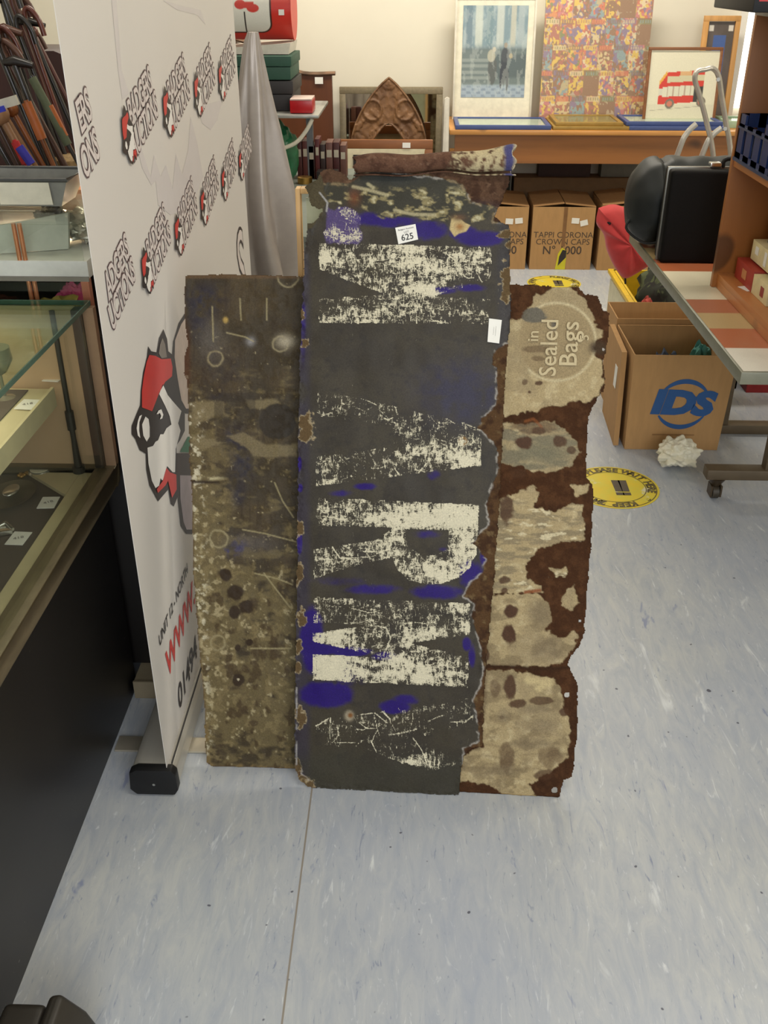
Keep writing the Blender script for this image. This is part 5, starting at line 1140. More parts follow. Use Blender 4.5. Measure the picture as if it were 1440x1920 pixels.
# pictures standing on the table against the wall
PRINT = attr_mat('printed_picture', .35, .04, 200)
def picture(nm, label, x0, x1, z0, z1, y, bw, dp, fm, func, mount=0, mountm=None, lean=.06, cat='picture', glassy=True, res=.004, tilt=0.0):
    t = thing(nm, label, cat, ((x0 + x1) / 2, y, z0))
    frame_bars(t, x0, x1, z0, z1, y, bw, dp, fm, lean=lean, bev=.002)
    up = Vector((0, lean, 1)).normalized(); h = (z1 - z0)
    def L(x, z, d): return (x, y + d + lean * (z - z0), z)
    if mountm: MB().hexa([L(x0 + bw * .8, z0 + bw * .8, dp * .5), L(x1 - bw * .8, z0 + bw * .8, dp * .5), L(x1 - bw * .8, z0 + bw * .8, dp * .7), L(x0 + bw * .8, z0 + bw * .8, dp * .7)], [L(x0 + bw * .8, z1 - bw * .8, dp * .5), L(x1 - bw * .8, z1 - bw * .8, dp * .5), L(x1 - bw * .8, z1 - bw * .8, dp * .7), L(x0 + bw * .8, z1 - bw * .8, dp * .7)]).build('mount', mountm, t)
    m_ = bw + mount if not isinstance(mount, tuple) else 0
    ml, mr_, mb2, mt = (mount if isinstance(mount, tuple) else (m_, m_, m_, m_))
    painted('print', L(x0 + ml, z0 + mb2, dp * .5 - .002), (1, 0, 0), up, (x1 - x0) - ml - mr_, (z1 - z0) - mb2 - mt, func, res, PRINT, t)
    return t
x0, x1, _, _ = box_on(5.88, 848, 0, 1010, 205); z1 = atY(1015, -8, 5.88).z
def couple(U, V, C):
    n = fbm(U * 100, V * 100, 5, 9, 401); n2 = fbm(U * 100, V * 100, 2, 5, 402); W_, H_ = U.max(), V.max(); u, v = U / W_, V / H_
    put(C, np.ones(U.shape), (150, 166, 170)); put(C, sstep(.45, .6, v) * sstep(.4, .6, n), (120, 142, 150))
    for cx, w_, c_ in ((.10, .06, (96, 118, 130)), (.25, .07, (196, 202, 190)), (.42, .06, (112, 136, 142)), (.58, .07, (190, 196, 188)), (.78, .05, (186, 184, 166)), (.9, .06, (160, 172, 174))): put(C, sstep(w_, w_ * .6, np.abs(u - cx)) * sstep(.5, .62, v) * .8, c_)
    put(C, sstep(.56, .52, v) * sstep(.12, .16, v), (104, 116, 114)); st = (np.sin(v * 95) > 0) * sstep(.15, .18, v) * sstep(.45, .42, v) * sstep(.5, .42, u); put(C, st * .6, (150, 158, 152))
    put(C, sstep(.4, .5, u) * sstep(.5, .46, v) * sstep(.2, .24, v) * .7, (70, 82, 84)); put(C, sstep(.6, .5, v) * sstep(.5, .56, v) * .8, (78, 96, 100))
    put(C, sstep(.15, .11, v), (150, 164, 176)); put(C, sstep(.15, .11, v) * (np.sin(u * 40) * np.sin(v * 90) > .2) * .5, (96, 112, 132))
    for cx, cz, rx, rz, c_ in ((.48, .30, .07, .16, (84, 88, 84)), (.46, .46, .06, .07, (170, 168, 150)), (.50, .53, .03, .03, (186, 178, 156)), (.66, .33, .05, .20, (52, 56, 60)), (.68, .47, .07, .08, (66, 70, 72)), (.68, .575, .03, .028, (150, 140, 124)), (.72, .2, .022, .14, (44, 48, 54)), (.62, .22, .022, .12, (50, 54, 60)), (.76, .46, .03, .03, (160, 146, 110))):
        put(C, sstep(1.1, .9, np.hypot((u - cx) / rx, (v - cz) / rz) + (n2 - .5) * .3), c_)
    put(C, (n2 > .6) * .2, (200, 206, 200))
picture('framed_print', 'tall framed blue grey print of two figures on steps, standing on the pine table', x0, x1, .751, z1, 5.86, .012, .02, mat('silver_white_frame', (208, 202, 186), .4, .1), couple, (.045, .045, .115, .045), mat('ivory_mount', (222, 216, 196), .7), lean=.10)
# comic collage panel
def comics(U, V, C):
    ch, cw = .128, .083; H_ = V.max(); rs = np.random.RandomState(77)
    row = np.floor((V) / ch).astype(int); u0 = U + (row % 3) * .017; colm = np.floor(u0 / cw).astype(int)
    fu = (u0 / cw) % 1; fv = (V / ch) % 1
    pal = np.array([lin(c) for c in ((208, 70, 50), (226, 190, 60), (70, 110, 60), (90, 80, 150), (214, 120, 60), (160, 60, 70), (90, 150, 170), (214, 196, 150), (196, 90, 120), (110, 60, 46), (226, 210, 170), (60, 52, 74))])
    key = (row * 17 + colm * 29) % 97
    for k in range(3): C[k] += pal[(key * 5) % 12, k] * .35 + (.42, .34, .22)[k]
    for i, (sx, th) in enumerate(((2.4, .52), (1.8, .55), (1.4, .58), (1.9, .58), (1.1, .62), (.9, .64))):
        n = fbm(U * 100, V * 100, sx * 1.5, sx * 1.9, 500 + i, 2)
        mk = sstep(th - .02, th + .02, n); ci = (key * (3 + i) + i * 5) % 12
        for k in range(3): C[k] = C[k] * (1 - mk) + pal[ci, k] * mk
    tb = (fv > .78) & (fv < .97) & (fu > .08) & (fu < .92); ci = (key * 7 + 1) % 12
    for k in range(3): C[k] = np.where(tb, C[k] * .3 + pal[ci, k] * .7, C[k])
    let = tb & (fv > .82) & (fv < .93) & (np.sin(fu * 40 + key) > .2)
    for k in range(3): C[k] = np.where(let, C[k] * .3 + pal[(ci + 4) % 12, k] * .7, C[k])
    gap = (fu < .03) | (fv < .02); put(C, gap * .7, (120, 80, 60)); put(C, np.ones(U.shape) * .42, (186, 164, 130))
x0 = atY(1011, 212, 5.84).x; x1 = atY(1205, 212, 5.84).x; z1 = 1.42
cp = thing('comic_panel', 'tall panel covered with rows of colourful comic covers on the pine table', 'poster panel', ((x0 + x1) / 2, 5.86, .751))
def LC(x, z, d): return (x, 5.84 + d + .10 * (z - .751), z)
MB().hexa([LC(x0, .751, 0), LC(x1, .751, 0), LC(x1, .751, .015), LC(x0, .751, .015)], [LC(x0, z1, 0), LC(x1, z1, 0), LC(x1, z1, .015), LC(x0, z1, .015)]).build('panel', mat('pale_panel_edge', (186, 168, 140), .6), cp)
painted('print', LC(x0, .751, -.001), (1, 0, 0), (0, .10, 1), x1 - x0, z1 - .751, comics, .003, PRINT, cp)
# bus picture, in front, slightly turned
def bus(U, V, C):
    W_, H_ = U.max(), V.max(); u, v = U / W_, V / H_; n = fbm(U * 100, V * 100, 3, 3, 601)
    put(C, np.ones(U.shape), (222, 216, 190)); put(C, (v < .26) * .5, (206, 200, 176))
    u = (u - .02) ; v = v - (u - .5) * .06
    body = (u > .14) & (u < .80) & (v > .28) & (v < .72); put(C, body, (206, 60, 44))
    put(C, (u > .14) & (u < .24) & (v > .55) & (v < .72) & ((u - .14) < (v - .50) * 0 + .10) & (v > .72 - (u - .14) * 2.4 + .0), (206, 60, 44))
    put(C, (u > .13) & (u < .26) & (v > .56 + (u - .14) * 1.4) & (v < .75), (222, 216, 190)); put(C, (u > .14) & (u < .24) & (np.abs(v - .57 - (u - .14) * 1.4) < .03), (226, 170, 70))
    put(C, (u > .26) & (u < .80) & (v > .575) & (v < .66), (204, 196, 160)); put(C, (u > .20) & (u < .66) & (v > .38) & (v < .52), (216, 212, 188)); put(C, (u > .44) & (u < .60) & (v > .66) & (v < .72), (214, 170, 120))
    put(C, (u > .14) & (u < .20) & (v > .40) & (v < .50), (210, 206, 186)); put(C, (u > .66) & (u < .80) & (v > .28) & (v < .50), (58, 54, 50)); put(C, (np.sin(u * 75) > .85) & (u > .22) & (u < .66) & (v > .38) & (v < .52), (180, 160, 140))
    for cx in (.32, .78):
        d = np.hypot((u - cx) * W_, (v - .28) * H_); put(C, sstep(.026, .023, d), (120, 110, 96)); put(C, sstep(.016, .013, d), (200, 120, 96))
    put(C, np.clip(stroke(U, V, [(.06 * W_, .17 * H_), (.85 * W_, .24 * H_)], .0015), 0, 1) * .6, (140, 132, 116))
Yb = 5.66; x0, x1, z0, z1 = box_on(Yb, 1206, 90, 1362, 215)
bp = picture('framed_print', 'picture of a red and cream double deck bus in a thin brown frame', x0, x1, .751, z1 + .0, Yb, .014, .018, FRM, bus, 0, None, lean=.12)
# second frame, dark picture in pale wood frame
def blue(U, V, C):
    W_, H_ = U.max(), V.max(); u, v = U / W_, V / H_; n = fbm(U * 100, V * 100, 6, 12, 701)
    put(C, np.ones(U.shape), (84, 74, 66)); put(C, sstep(.3, .7, n) * .5, (104, 92, 88))
    put(C, (u > .25) & (u < .72) & (v > .30) & (v < .86), (66, 92, 150)); put(C, (u > .05) & (u < .22) & (v > .9) & (v < .96), (214, 208, 196)); put(C, (u > .78) & (u < .95) & (v > .9) & (v < .96), (214, 208, 196))
x0, x1, z0, z1 = box_on(5.88, 1300, 30, 1388, 200)
picture('framed_print', 'pale wood framed dark picture with blue panel, behind the bus picture', x0, x1 + .015, .751, z1, 5.86, .026, .03, wood('pale_wood_frame', (200, 148, 84), .45, 2), blue, 0, None, lean=.08)
# frames lying flat on the table
BLUEF = mat('blue_frame', (66, 82, 132), .4, var=.08); GLDF = mat('gold_frame', (164, 132, 66), .4, .3, var=.12)
def flat(label, x0, x1, y0, y1, z, h, bw, fm, pm, group=None):
    t = thing('framed_print', label, 'picture frame', ((x0 + x1) / 2, (y0 + y1) / 2, z), group)
    for (a, b, c, d) in ((x0, x1, y0, y0 + bw), (x0, x1, y1 - bw, y1), (x0, x0 + bw, y0 + bw, y1 - bw), (x1 - bw, x1, y0 + bw, y1 - bw)):
        MB().box(a, b, c, d, z, z + h).build('frame_bar', fm, t, bevel=.002)
    MB().box(x0 + bw, x1 - bw, y0 + bw, y1 - bw, z + .002, z + h * .6).build('print', pm, t)
    MB().box(x0 + bw, x1 - bw, y0 + bw, y1 - bw, z + h * .75, z + h * .85).build('glazing', GLASS, t)
    return t
PALEP = mat('pale_print', (206, 212, 206), .5, var=.10, scale=12); OLP = mat('olive_print', (160, 140, 90), .5, var=.15, scale=14)
flat('single blue framed print lying flat at the left end of the pine table', .215, .72, 5.48, 5.82, .7505, .022, .022, BLUEF, PALEP)
flat('gold framed print lying under another gold frame on the pine table', .73, 1.13, 5.48, 5.84, .7505, .018, .025, GLDF, OLP, 'gold frames lying on the pine table')
flat('smaller gold framed print lying on top of the other gold frame', .745, 1.10, 5.50, 5.82, .769, .018, .022, GLDF, OLP, 'gold frames lying on the pine table')
flat('blue framed print lying lowest of the pair in the middle of the pine table', 1.08 + .05, 1.64, 5.48, 5.80, .7505, .020, .022, BLUEF, PALEP, 'blue frames stacked on the pine table')
flat('blue framed print lying on top of another blue frame beside the ladder', 1.11 + .005, 1.62, 5.50, 5.79, .7710, .020, .022, BLUEF, PALEP, 'blue frames stacked on the pine table')
flat('pale green framed print lying under the bright window strip', 1.655, 1.83, 5.58, 5.80, .7505, .035, .018, mat('pale_green_frame', (160, 184, 152), .4), PALEP)
# printer tray / hidden things under the table
def solid(nm, label, cat, x0, x1, y0, y1, z0, z1, m, bev=.003):
    o = MB().box(x0, x1, y0, y1, z0, z1).build(nm, m, bevel=bev); return tag(o, label, cat)
def carton(nm, label, x0, x1, y0, y1, h, flaps=True, group=None, gap=.02, m=CARD):
    t = thing(nm, label, 'cardboard box', ((x0 + x1) / 2, (y0 + y1) / 2, 0), group)
    th = .004
    MB().box(x0, x1, y0, y0 + th, 0.0005, h).box(x0, x1, y1 - th, y1, 0.0005, h).box(x0, x0 + th, y0 + th, y1 - th, 0.0005, h).box(x1 - th, x1, y0 + th, y1 - th, 0.0005, h).box(x0 + th, x1 - th, y0 + th, y1 - th, 0.0005, th).build('box_wall', m, t)
    if flaps:
        xm = (x0 + x1) / 2
        for s in (-1, 1):
            a, b = (x0, xm - .003) if s < 0 else (xm + .003, x1)
            za, zb = (h, h + .012 + gap * .3) if s < 0 else (h + .012 + gap * .2, h)
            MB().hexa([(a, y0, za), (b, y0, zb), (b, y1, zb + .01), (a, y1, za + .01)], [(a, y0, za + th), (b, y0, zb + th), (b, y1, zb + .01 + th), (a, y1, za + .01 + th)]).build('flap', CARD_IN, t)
    return t
def ctext(t, s, x, y, z, size, bold=.0, m=None, sx=1.0, **kw): return text('print', s, (x, y, z), (1, 0, 0), (0, 0, 1), size, m or mat('faded_print', (74, 60, 50), .7), t, off=.0006, bold=bold, sx=sx, **kw)
q0 = atZ(992, 505, 0); q1 = atZ(1107, 508, 0); yb = 5.52; hb_ = atY(1000, 388, yb).z
bxA = carton('cardboard_box', 'cardboard carton printed for crown caps under the pine table, with striped tape', q0.x, q1.x, yb, yb + .34, hb_)
xm = (q0.x + q1.x) / 2
def rz(px, py): return atY(px, py, yb)
ctext(bxA, 'TAPPI CORONA', xm + .005, yb, rz(1055, 441).z, .046); ctext(bxA, 'CROWN CAPS', xm + .005, yb, rz(1055, 454).z, .046); ctext(bxA, 'N\u00b0 1000', xm + .005, yb, rz(1055, 470).z, .064, .012)
MB().box(xm - .002, xm + .018, yb - .0012, yb - .0004, rz(1050, 462).z, hb_).build('tape', mat('clear_brown_tape', (128, 92, 58), .3), bxA)
tp = MB().prism([(xm - .026, yb - .002, .001), (xm + .03, yb - .002, .001), (xm + .032, yb - .002, .105), (xm + .004, yb - .002, .125), (xm - .016, yb - .002, .09)], (0, .0012, 0)).build('warning_tape', mat('tape_yellow', (206, 196, 40), .4), bxA)
MB().prism([(xm - .012, yb - .0026, .022), (xm + .030, yb - .0026, .070), (xm + .0305, yb - .0026, .108), (xm + .008, yb - .0026, .112), (xm - .008, yb - .0026, .075)], (0, .0005, 0)).build('tape_stripe', PBLACK, tp)
for px, py, tl in ((1079, 414, .05), (1095, 418, -.25)):
    c = rz(px, py); MB().obox((c.x, yb - .0012, c.z), (.042, .001, .030), Matrix.Rotation(tl, 3, 'Y')).build('sticker', WHITE, bxA)
q2 = atZ(985, 503, 0); bxB = carton('cardboard_box', 'cardboard carton left of the crown caps carton, partly behind the dark sign', .30, q2.x - .005, yb, yb + .34, hb_)
ctext(bxB, 'TAPPI CORONA', .47, yb, rz(1055, 441).z, .046); ctext(bxB, 'CROWN CAPS', .47, yb, rz(1055, 454).z, .046); ctext(bxB, 'N\u00b0 1000', .475, yb, rz(1055, 470).z, .064, .012)
for px, py, tl in ((955, 415, .05), (973, 414, -.1)):
    c = rz(px, py); MB().obox((c.x, yb - .0012, c.z), (.042, .001, .030), Matrix.Rotation(tl, 3, 'Y')).build('sticker', WHITE, bxB)
carton('cardboard_box', 'cardboard carton right of the crown caps carton, behind the red cushion', q1.x + .035, q1.x + .36, yb - .01, yb + .33, hb_ + .01)
DKB = mat('dark_maroon_box', (50, 30, 26), .7)
solid('storage_box', 'long flat brown box lying across the cartons under the pine table', 'box', .58, 1.35, 5.86, 6.0, 0, .44, mat('flat_brown', (110, 84, 56), .8))
solid('storage_box', 'dark maroon box standing behind the cartons under the pine table', 'box', .72, 1.02, 5.89, 5.99, .4405, .56, DKB)
solid('storage_box', 'dark green box at the left under the pine table', 'box', .30, .56, 5.88, 6.0, 0, .52, mat('dark_olive_box', (44, 44, 34), .8))
solid('storage_box', 'grey plastic box at the right under the pine table', 'box', 1.08, 1.34, 5.89, 5.99, .4405, .57, mat('grey_plastic_box', (104, 102, 92), .6))

# ------------------------------------------------------------------ floor stickers
def sticker_mat():
    m, nt, b = new_mat('worn_yellow_vinyl'); v = coords(nt)
    f = noise(nt, v, 14, 5, .6); g = noise(nt, v, 60, 3)
    c = mixc(nt, ramp(nt, f, .35, .6), lin((226, 196, 52)), lin((214, 200, 70))); c = mixc(nt, ramp(nt, f, .60, .66), c, lin((214, 210, 180)))
    nt.links.new(c, b.inputs['Base Color']); b.inputs['Roughness'].default_value = .4; return m
YEL = sticker_mat(); SINK = mat('worn_sticker_print', (98, 86, 48), .6, var=.4, scale=60)
def floor_sticker(cx, cy, r, label, rot=0.0, words='PLEASE WAIT HERE  *  KEEP 2M APART  *  '):
    t = thing('floor_sticker', label, 'floor sticker', (cx, cy, 0))
    MB().cyl((cx, cy, .0004), (cx, cy, .0012), r, 48).build('disc', YEL, t)
    for ra, rb in ((r * .93, r * .95), (r * .70, r * .72)):
        bm = MB(); n = 64
        v = [[bm.bm.verts.new((cx + rr * math.cos(2 * math.pi * k / n), cy + rr * math.sin(2 * math.pi * k / n), .0016)) for k in range(n)] for rr in (ra, rb)]
        for k in range(n): bm.bm.faces.new((v[0][k], v[0][(k + 1) % n], v[1][(k + 1) % n], v[1][k]))
        bm.build('ring', SINK, t)
    n = len(words)
    for i, ch in enumerate(words):
        if ch == ' ': continue
        a = math.pi / 2 - 2 * math.pi * i / n + rot
        text('lettering', ch, (cx + r * .82 * math.cos(a), cy + r * .82 * math.sin(a), .0014), (math.sin(a), -math.cos(a), 0), (math.cos(a), math.sin(a), 0), r * .25, SINK, t, off=.0004, bold=.05)
    # two footprints
    for s in (-1, 1):
        c = Vector((cx + r * .16 * 1 + s * r * .075, cy - r * .02, 0))
        MB().poly([(c.x - .012, c.y - .03, .0018), (c.x + .012, c.y - .03, .0018), (c.x + .014, c.y + .05, .0018), (c.x - .014, c.y + .05, .0018)]).poly([(c.x - .013, c.y - .055, .0018), (c.x + .013, c.y - .055, .0018), (c.x + .013, c.y - .036, .0018), (c.x - .013, c.y - .036, .0018)]).build('footprint', mat('footprint_print', (84, 74, 60), .6), t)
floor_sticker(.675, 2.862, .148, 'round worn yellow floor sticker beside the rusty cream sign', 0.6)
floor_sticker(.77, 5.245, .145, 'round yellow floor sticker in front of the cartons at the back')

# ------------------------------------------------------------------ cartons and bag at the right
def open_carton(label, x0, x1, y0, y1, h, tx=0.0, logo=False):
    t = thing('cardboard_box', label, 'cardboard box', ((x0 + x1) / 2, (y0 + y1) / 2, 0)); th = .004
    def q(a, b, c, d, z0, z1, m=CARD, nm='box_wall'): pass
    ex = .010
    # walls slightly splayed
    A = [(x0, y0), (x1, y0), (x1, y1), (x0, y1)]; Bt = [(x0 - ex, y0 - ex), (x1 + ex, y0 - ex), (x1 + ex, y1 + ex), (x0 - ex, y1 + ex)]
    cx, cy = (x0 + x1) / 2, (y0 + y1) / 2
    for i in range(4):
        j = (i + 1) % 4
        def ins(p): return (p[0] + math.copysign(th, cx - p[0]), p[1] + math.copysign(th, cy - p[1]))
        a, b, c, d = A[i], A[j], ins(A[j]), ins(A[i]); a2, b2, c2, d2 = Bt[i], Bt[j], ins(Bt[j]), ins(Bt[i])
        MB().hexa([(*a, .0006), (*b, .0006), (*c, .0006), (*d, .0006)], [(*a2, h), (*b2, h), (*c2, h), (*d2, h)]).build('box_wall', CARD, t)
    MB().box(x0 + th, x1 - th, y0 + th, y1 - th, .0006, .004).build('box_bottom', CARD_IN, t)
    return t
q0 = atZ(1170, 841, 0); q1 = atZ(1345, 846, 0); hI = .357
yb2 = 3.155
ids = open_carton('large open cardboard box with blue round lettered logo on the front', q0.x, q1.x, yb2, yb2 + .30, hI)
IB = mat('logo_blue', (36, 82, 138), .6, var=.06)
def on_box(px, py): return atY(px, py, yb2 - .004)
cI = on_box(1278, 757); ln = Vector((0, -.01 / hI, 1)).normalized()
def fz(z): return yb2 - .010 * z / hI - .0012
text('logo', 'IDS', (cI.x - .001, fz(cI.z), cI.z), (1, .0, -.03), ln, .118, IB, ids, off=.0004, bold=.065, shear=.16, sx=1.22, space=.98)
def arc(a0, a1, w0, name):
    bm = MB(); n = 28; R = .093; pv = []
    for k in range(n + 1):
        a = a0 + (a1 - a0) * k / n; w_ = w0 * math.sin(math.pi * (.12 + .80 * k / n)) 
        row = []
        for rr in (R - w_, R):
            x = cI.x + rr * math.cos(a) * .98 + .004; z = cI.z - .002 + rr * math.sin(a) * 1.02
            row.append(bm.bm.verts.new((x, fz(z), z)))
        pv.append(row)
    for k in range(n): bm.bm.faces.new((pv[k][0], pv[k + 1][0], pv[k + 1][1], pv[k][1]))
    bm.build(name, IB, ids, recalc=False)
arc(math.radians(28), math.radians(158), .017, 'logo_ring'); arc(math.radians(-152), math.radians(-24), .017, 'logo_ring')
MB().box(q0.x + .09, q1.x - .09, yb2 - .0035, yb2 - .0025, .058, .062).build('printed_line', mat('faint_brown_print', (142, 104, 64), .8), ids)
crumple('teal_cloth', (q1.x - .07, yb2 + .13, .006), .055, (1, 1, 2.9), mat('teal_cloth', (60, 120, 110), .8), .2, 11, 'teal cloth inside the open logo box, near its right side', 'cloth')
crumple('blue_bag', (q0.x + .15, yb2 + .15, .006), .06, (1.3, 1, 2.3), mat('dull_blue', (70, 82, 104), .8), .3, 12, 'dull blue bundle inside the open logo box', 'bundle')
ob = MB().hexa([(q0.x - .034, yb2 + .03, .0005), (q0.x - .016, yb2 + .03, .0005), (q0.x - .004, yb2 + .34, .0005), (q0.x - .022, yb2 + .34, .0005)], [(q0.x - .040, yb2 + .05, .345), (q0.x - .022, yb2 + .05, .345), (q0.x - .016, yb2 + .33, .352), (q0.x - .034, yb2 + .33, .352)]).build('flattened_carton', CARD); tag(ob, 'flattened cardboard carton standing against the left side of the logo box', 'cardboard box')
MB().box(q0.x - .0375, q0.x - .0365, yb2 + .10, yb2 + .14, .19, .27).build('sticker', WHITE, ob)
open_carton('low open cardboard box close behind the logo box', q0.x + .0, q1.x + .02, yb2 + .335, yb2 + .52, .375)
q = atZ(1267, 880, 0)
crumple('plastic_bag', (q.x, q.y + .02, .001), .060, (1.1, .95, .80), mat('white_thin_plastic', (226, 220, 196), .45, var=.05, sheen=.2), .38, 15, 'crumpled white plastic bag on the floor in front of the logo box', 'plastic bag', sub=5, freq=1.7)

# ------------------------------------------------------------------ tile topped trestle table
RX0 = .748; RY0 = 2.095; RY1 = 3.42; RZ = .70
rt2 = thing('tiled_table', 'table with white tan and terracotta striped top and brown steel legs', 'table', (1.2, 2.8, 0))
def stripes(U, V, C):
    put(C, np.ones(U.shape), (222, 216, 196)); n = fbm(U * 100, V * 100, 10, 10, 801)
    y = V + RY0
    for a, b, c_ in ((0.0, .155, (226, 222, 208)), (.155, .300, (178, 104, 68)), (.300, .425, (186, 160, 112)), (.425, .545, (170, 104, 72)), (.545, .83, (214, 206, 180)), (.83, .97, (170, 96, 62)), (.97, 1.11, (186, 160, 112)), (1.11, 1.25, (170, 96, 62)), (1.25, 1.4, (214, 206, 180))):
        put(C, (V >= a) & (V < b), c_)
    put(C, sstep(.5, .8, n) * .12, (150, 140, 120))
painted('tile_surface', (RX0 + .006, RY0 + .006, RZ + .0006), (1, 0, 0), (0, 1, 0), .84, RY1 - RY0 - .012, stripes, .006, attr_mat('striped_laminate', .30, .04), rt2)
MB().box(RX0, RX0 + .86, RY0, RY1, RZ - .030, RZ).build('tabletop', mat('grey_green_edge', (124, 124, 106), .4, .2), rt2, bevel=.002)
MB().box(RX0 + .15, RX0 + .19, RY0 + .10, RY1 - .05, RZ - .072, RZ - .031).box(RX0 + .70, RX0 + .74, RY0 + .10, RY1 - .05, RZ - .072, RZ - .031).build('under_rail', BROWNM, rt2)
fy = 2.80
for yy in (fy,):
    fb = MB().box(.945, 1.62, yy - .025, yy + .025, .075, .110).build('foot_bar', BROWNM, rt2, bevel=.004)
    MB().box(1.125, 1.165, yy - .02, yy + .02, .108, RZ - .03).build('upright', BROWNM, rt2, bevel=.003)
    MB().tube([(RX0 + .17, yy - .40, RZ - .07), (1.145, yy - .02, .30)], .019, 4).build('brace', BROWNM, rt2)
    for xx in (.985, 1.58):
        cs = MB().lathe([(0, 0), (.012, 0), (.020, .012), (.030, .028), (.032, .030), (0, .030)], (xx, yy, .046), 18).box(xx - .018, xx - .012, yy - .02, yy + .02, .012, .05).box(xx + .012, xx + .018, yy - .02, yy + .02, .012, .05).build('castor', mat('castor_brown', (72, 58, 40), .4, .3), rt2, smooth=True)
        MB().cyl((xx - .010, yy, .0235), (xx + .010, yy, .0235), .023, 24).build('wheel', mat('castor_wheel', (60, 52, 40), .5), cs, smooth=True)
MB().box(1.125, 1.165, RY1 - .12, RY1 - .08, .0, RZ - .03).box(.95, 1.5, RY1 - .125, RY1 - .075, .0, .035).build('upright', BROWNM, rt2, bevel=.003)
# bookcase on the table (open to the left)
OW = wood('orange_brown_laminate', (156, 98, 44), .42, 2, var=.10, scale=9)
OW2 = wood('orange_brown_shelf', (178, 114, 60), .38, 1, var=.10, scale=9)
KX = .856; KY1 = 2.785; KY0 = 1.86; KD = .34; KZ0 = RZ + .0012
zt1 = 1.395; zsh = 1.052
bc = thing('bookcase', 'orange brown wooden bookcase standing on the striped table', 'bookcase', (KX + KD / 2, 2.3, KZ0))
MB().box(KX, KX + KD, KY1 - .018, KY1, KZ0, zt1).build('side_panel', OW, bc, bevel=.001)
MB().box(KX, KX + KD, KY0, KY0 + .018, KZ0, zt1).build('side_panel', OW, bc, bevel=.001)
MB().box(KX + .012, KX + KD, KY0 + .018, KY1 - .018, KZ0 + .022, KZ0 + .040).box(KX + .012, KX + .026, KY0 + .018, KY1 - .018, KZ0, KZ0 + .0225).build('shelf', OW2, bc, bevel=.001)
MB().box(KX + .004, KX + KD, KY0 + .018, KY1 - .018, zsh - .020, zsh).build('shelf', OW2, bc, bevel=.001)
MB().box(KX - .0, KX + KD, KY0, KY1, zt1, zt1 + .018).build('top_board', mat('grey_shelf_edge', (120, 112, 100), .5), bc)
MB().box(KX + KD, KX + KD + .006, KY0, KY1, KZ0, zt1).build('back_panel', OW, bc)
q = atZ(1357, 537, KZ0 + .04); MB().obox((KX + .05, q.y - .02, KZ0 + .0405), (.030, .045, .0008), Matrix.Rotation(.3, 3, 'Z')).build('sticker', WHITE, bc)
def small_box(label, x0, y0, y1, z, sz_, m, strip=None, grp='small cartons on the bookcase shelf', w_=.055):
    t = thing('small_carton', label, 'box', (x0 + w_ / 2, (y0 + y1) / 2, z), grp); sy_ = y1 - y0
    MB().box(x0, x0 + w_, y0, y1, z, z + sz_).build('box_body', m, t, bevel=.001)
    for (a, b, c, d, mm) in strip or (): MB().box(x0 - .0012, x0 - .0004, y0 + sy_ * a, y0 + sy_ * b, z + sz_ * c, z + sz_ * d).build('print_panel', mm, t)
    return t
RB = mat('brick_red_card', (164, 52, 38), .5); CB_ = mat('cream_card', (222, 208, 160), .5); PB = mat('purple_blue_card', (66, 62, 112), .5); RP = mat('dark_red_print', (150, 60, 54), .5); OC = mat('tan_print', (196, 130, 80), .5)
zb_ = KZ0 + .0405
small_box('cream carton with red flame print, nearest on the bookcase lower shelf', .905, 2.455, 2.580, zb_, .050, CB_, [(.25, .45, .25, .75, RP)])
small_box('brick red carton with round tan print on the lower shelf of the bookcase', .905, 2.583, 2.735, zb_, .054, RB, [(.36, .60, .28, .74, OC)])
tb_ = small_box('cream carton with white patches stacked behind the red carton', .928, 2.47, 2.70, zb_ + .0605, .052, CB_, [(.1, .24, .25, .75, RP), (.45, .53, .15, .85, WHITE), (.75, .86, .4, .8, WHITE)])
pbx = small_box('purple carton with white loops stacked at the back of the shelf', .952, 2.44, 2.66, zb_ + .1135, .055, PB)
for k in range(4):
    y_ = 2.63 - k * .045
    MB().tube([(.9505, y_, zb_ + .123), (.9505, y_ - .012, zb_ + .140), (.9505, y_ + .003, zb_ + .158)], .004, 6).build('print_panel', WHITE, pbx)
solid('small_carton', 'plain filler carton lying under the white patched carton', 'box', KX + .108, KX + .16, 2.46, 2.70, zb_, zb_ + .059, CB_)
solid('small_carton', 'dark purple box end at the right picture edge on the lower shelf', 'box', KX + .075, KX + .15, 2.17, 2.235, zb_, zb_ + .11, PB)
# blue crate on the upper shelf
cz = zsh + .001; cy0, cy1 = 2.28, 2.745; cx0_, cx1_ = KX - .004, KX + .25; ch = .115
cr = thing('plastic_crate', 'navy blue slotted plastic crate on the upper shelf of the bookcase', 'crate', ((cx0_ + cx1_) / 2, (cy0 + cy1) / 2, cz))
NB = mat('navy_plastic', (22, 44, 92), .35, var=.12)
cb = MB()
for x in (cx0_, cx1_ - .006):
    cb.box(x, x + .006, cy0, cy1, cz, cz + .022).box(x, x + .006, cy0, cy1, cz + ch * .70, cz + ch * .80)
    n = 7
    for k in range(n):
        yy = cy0 + (cy1 - cy0 - .046) * k / (n - 1); cb.box(x, x + .006, yy, yy + .046, cz, cz + ch * (1.0 if k in (0, n - 1, 3) else .8))
for y in (cy0, cy1 - .006):
    cb.box(cx0_, cx1_, y, y + .006, cz, cz + .03).box(cx0_, cx1_, y, y + .006, cz + ch * .7, cz + ch)
    for k in range(6): xx = cx0_ + (cx1_ - cx0_ - .02) * k / 5; cb.box(xx, xx + .02, y, y + .006, cz, cz + ch)
cb.box(cx0_, cx1_, cy0, cy1, cz, cz + .004)
cb.build('crate_shell', NB, cr)
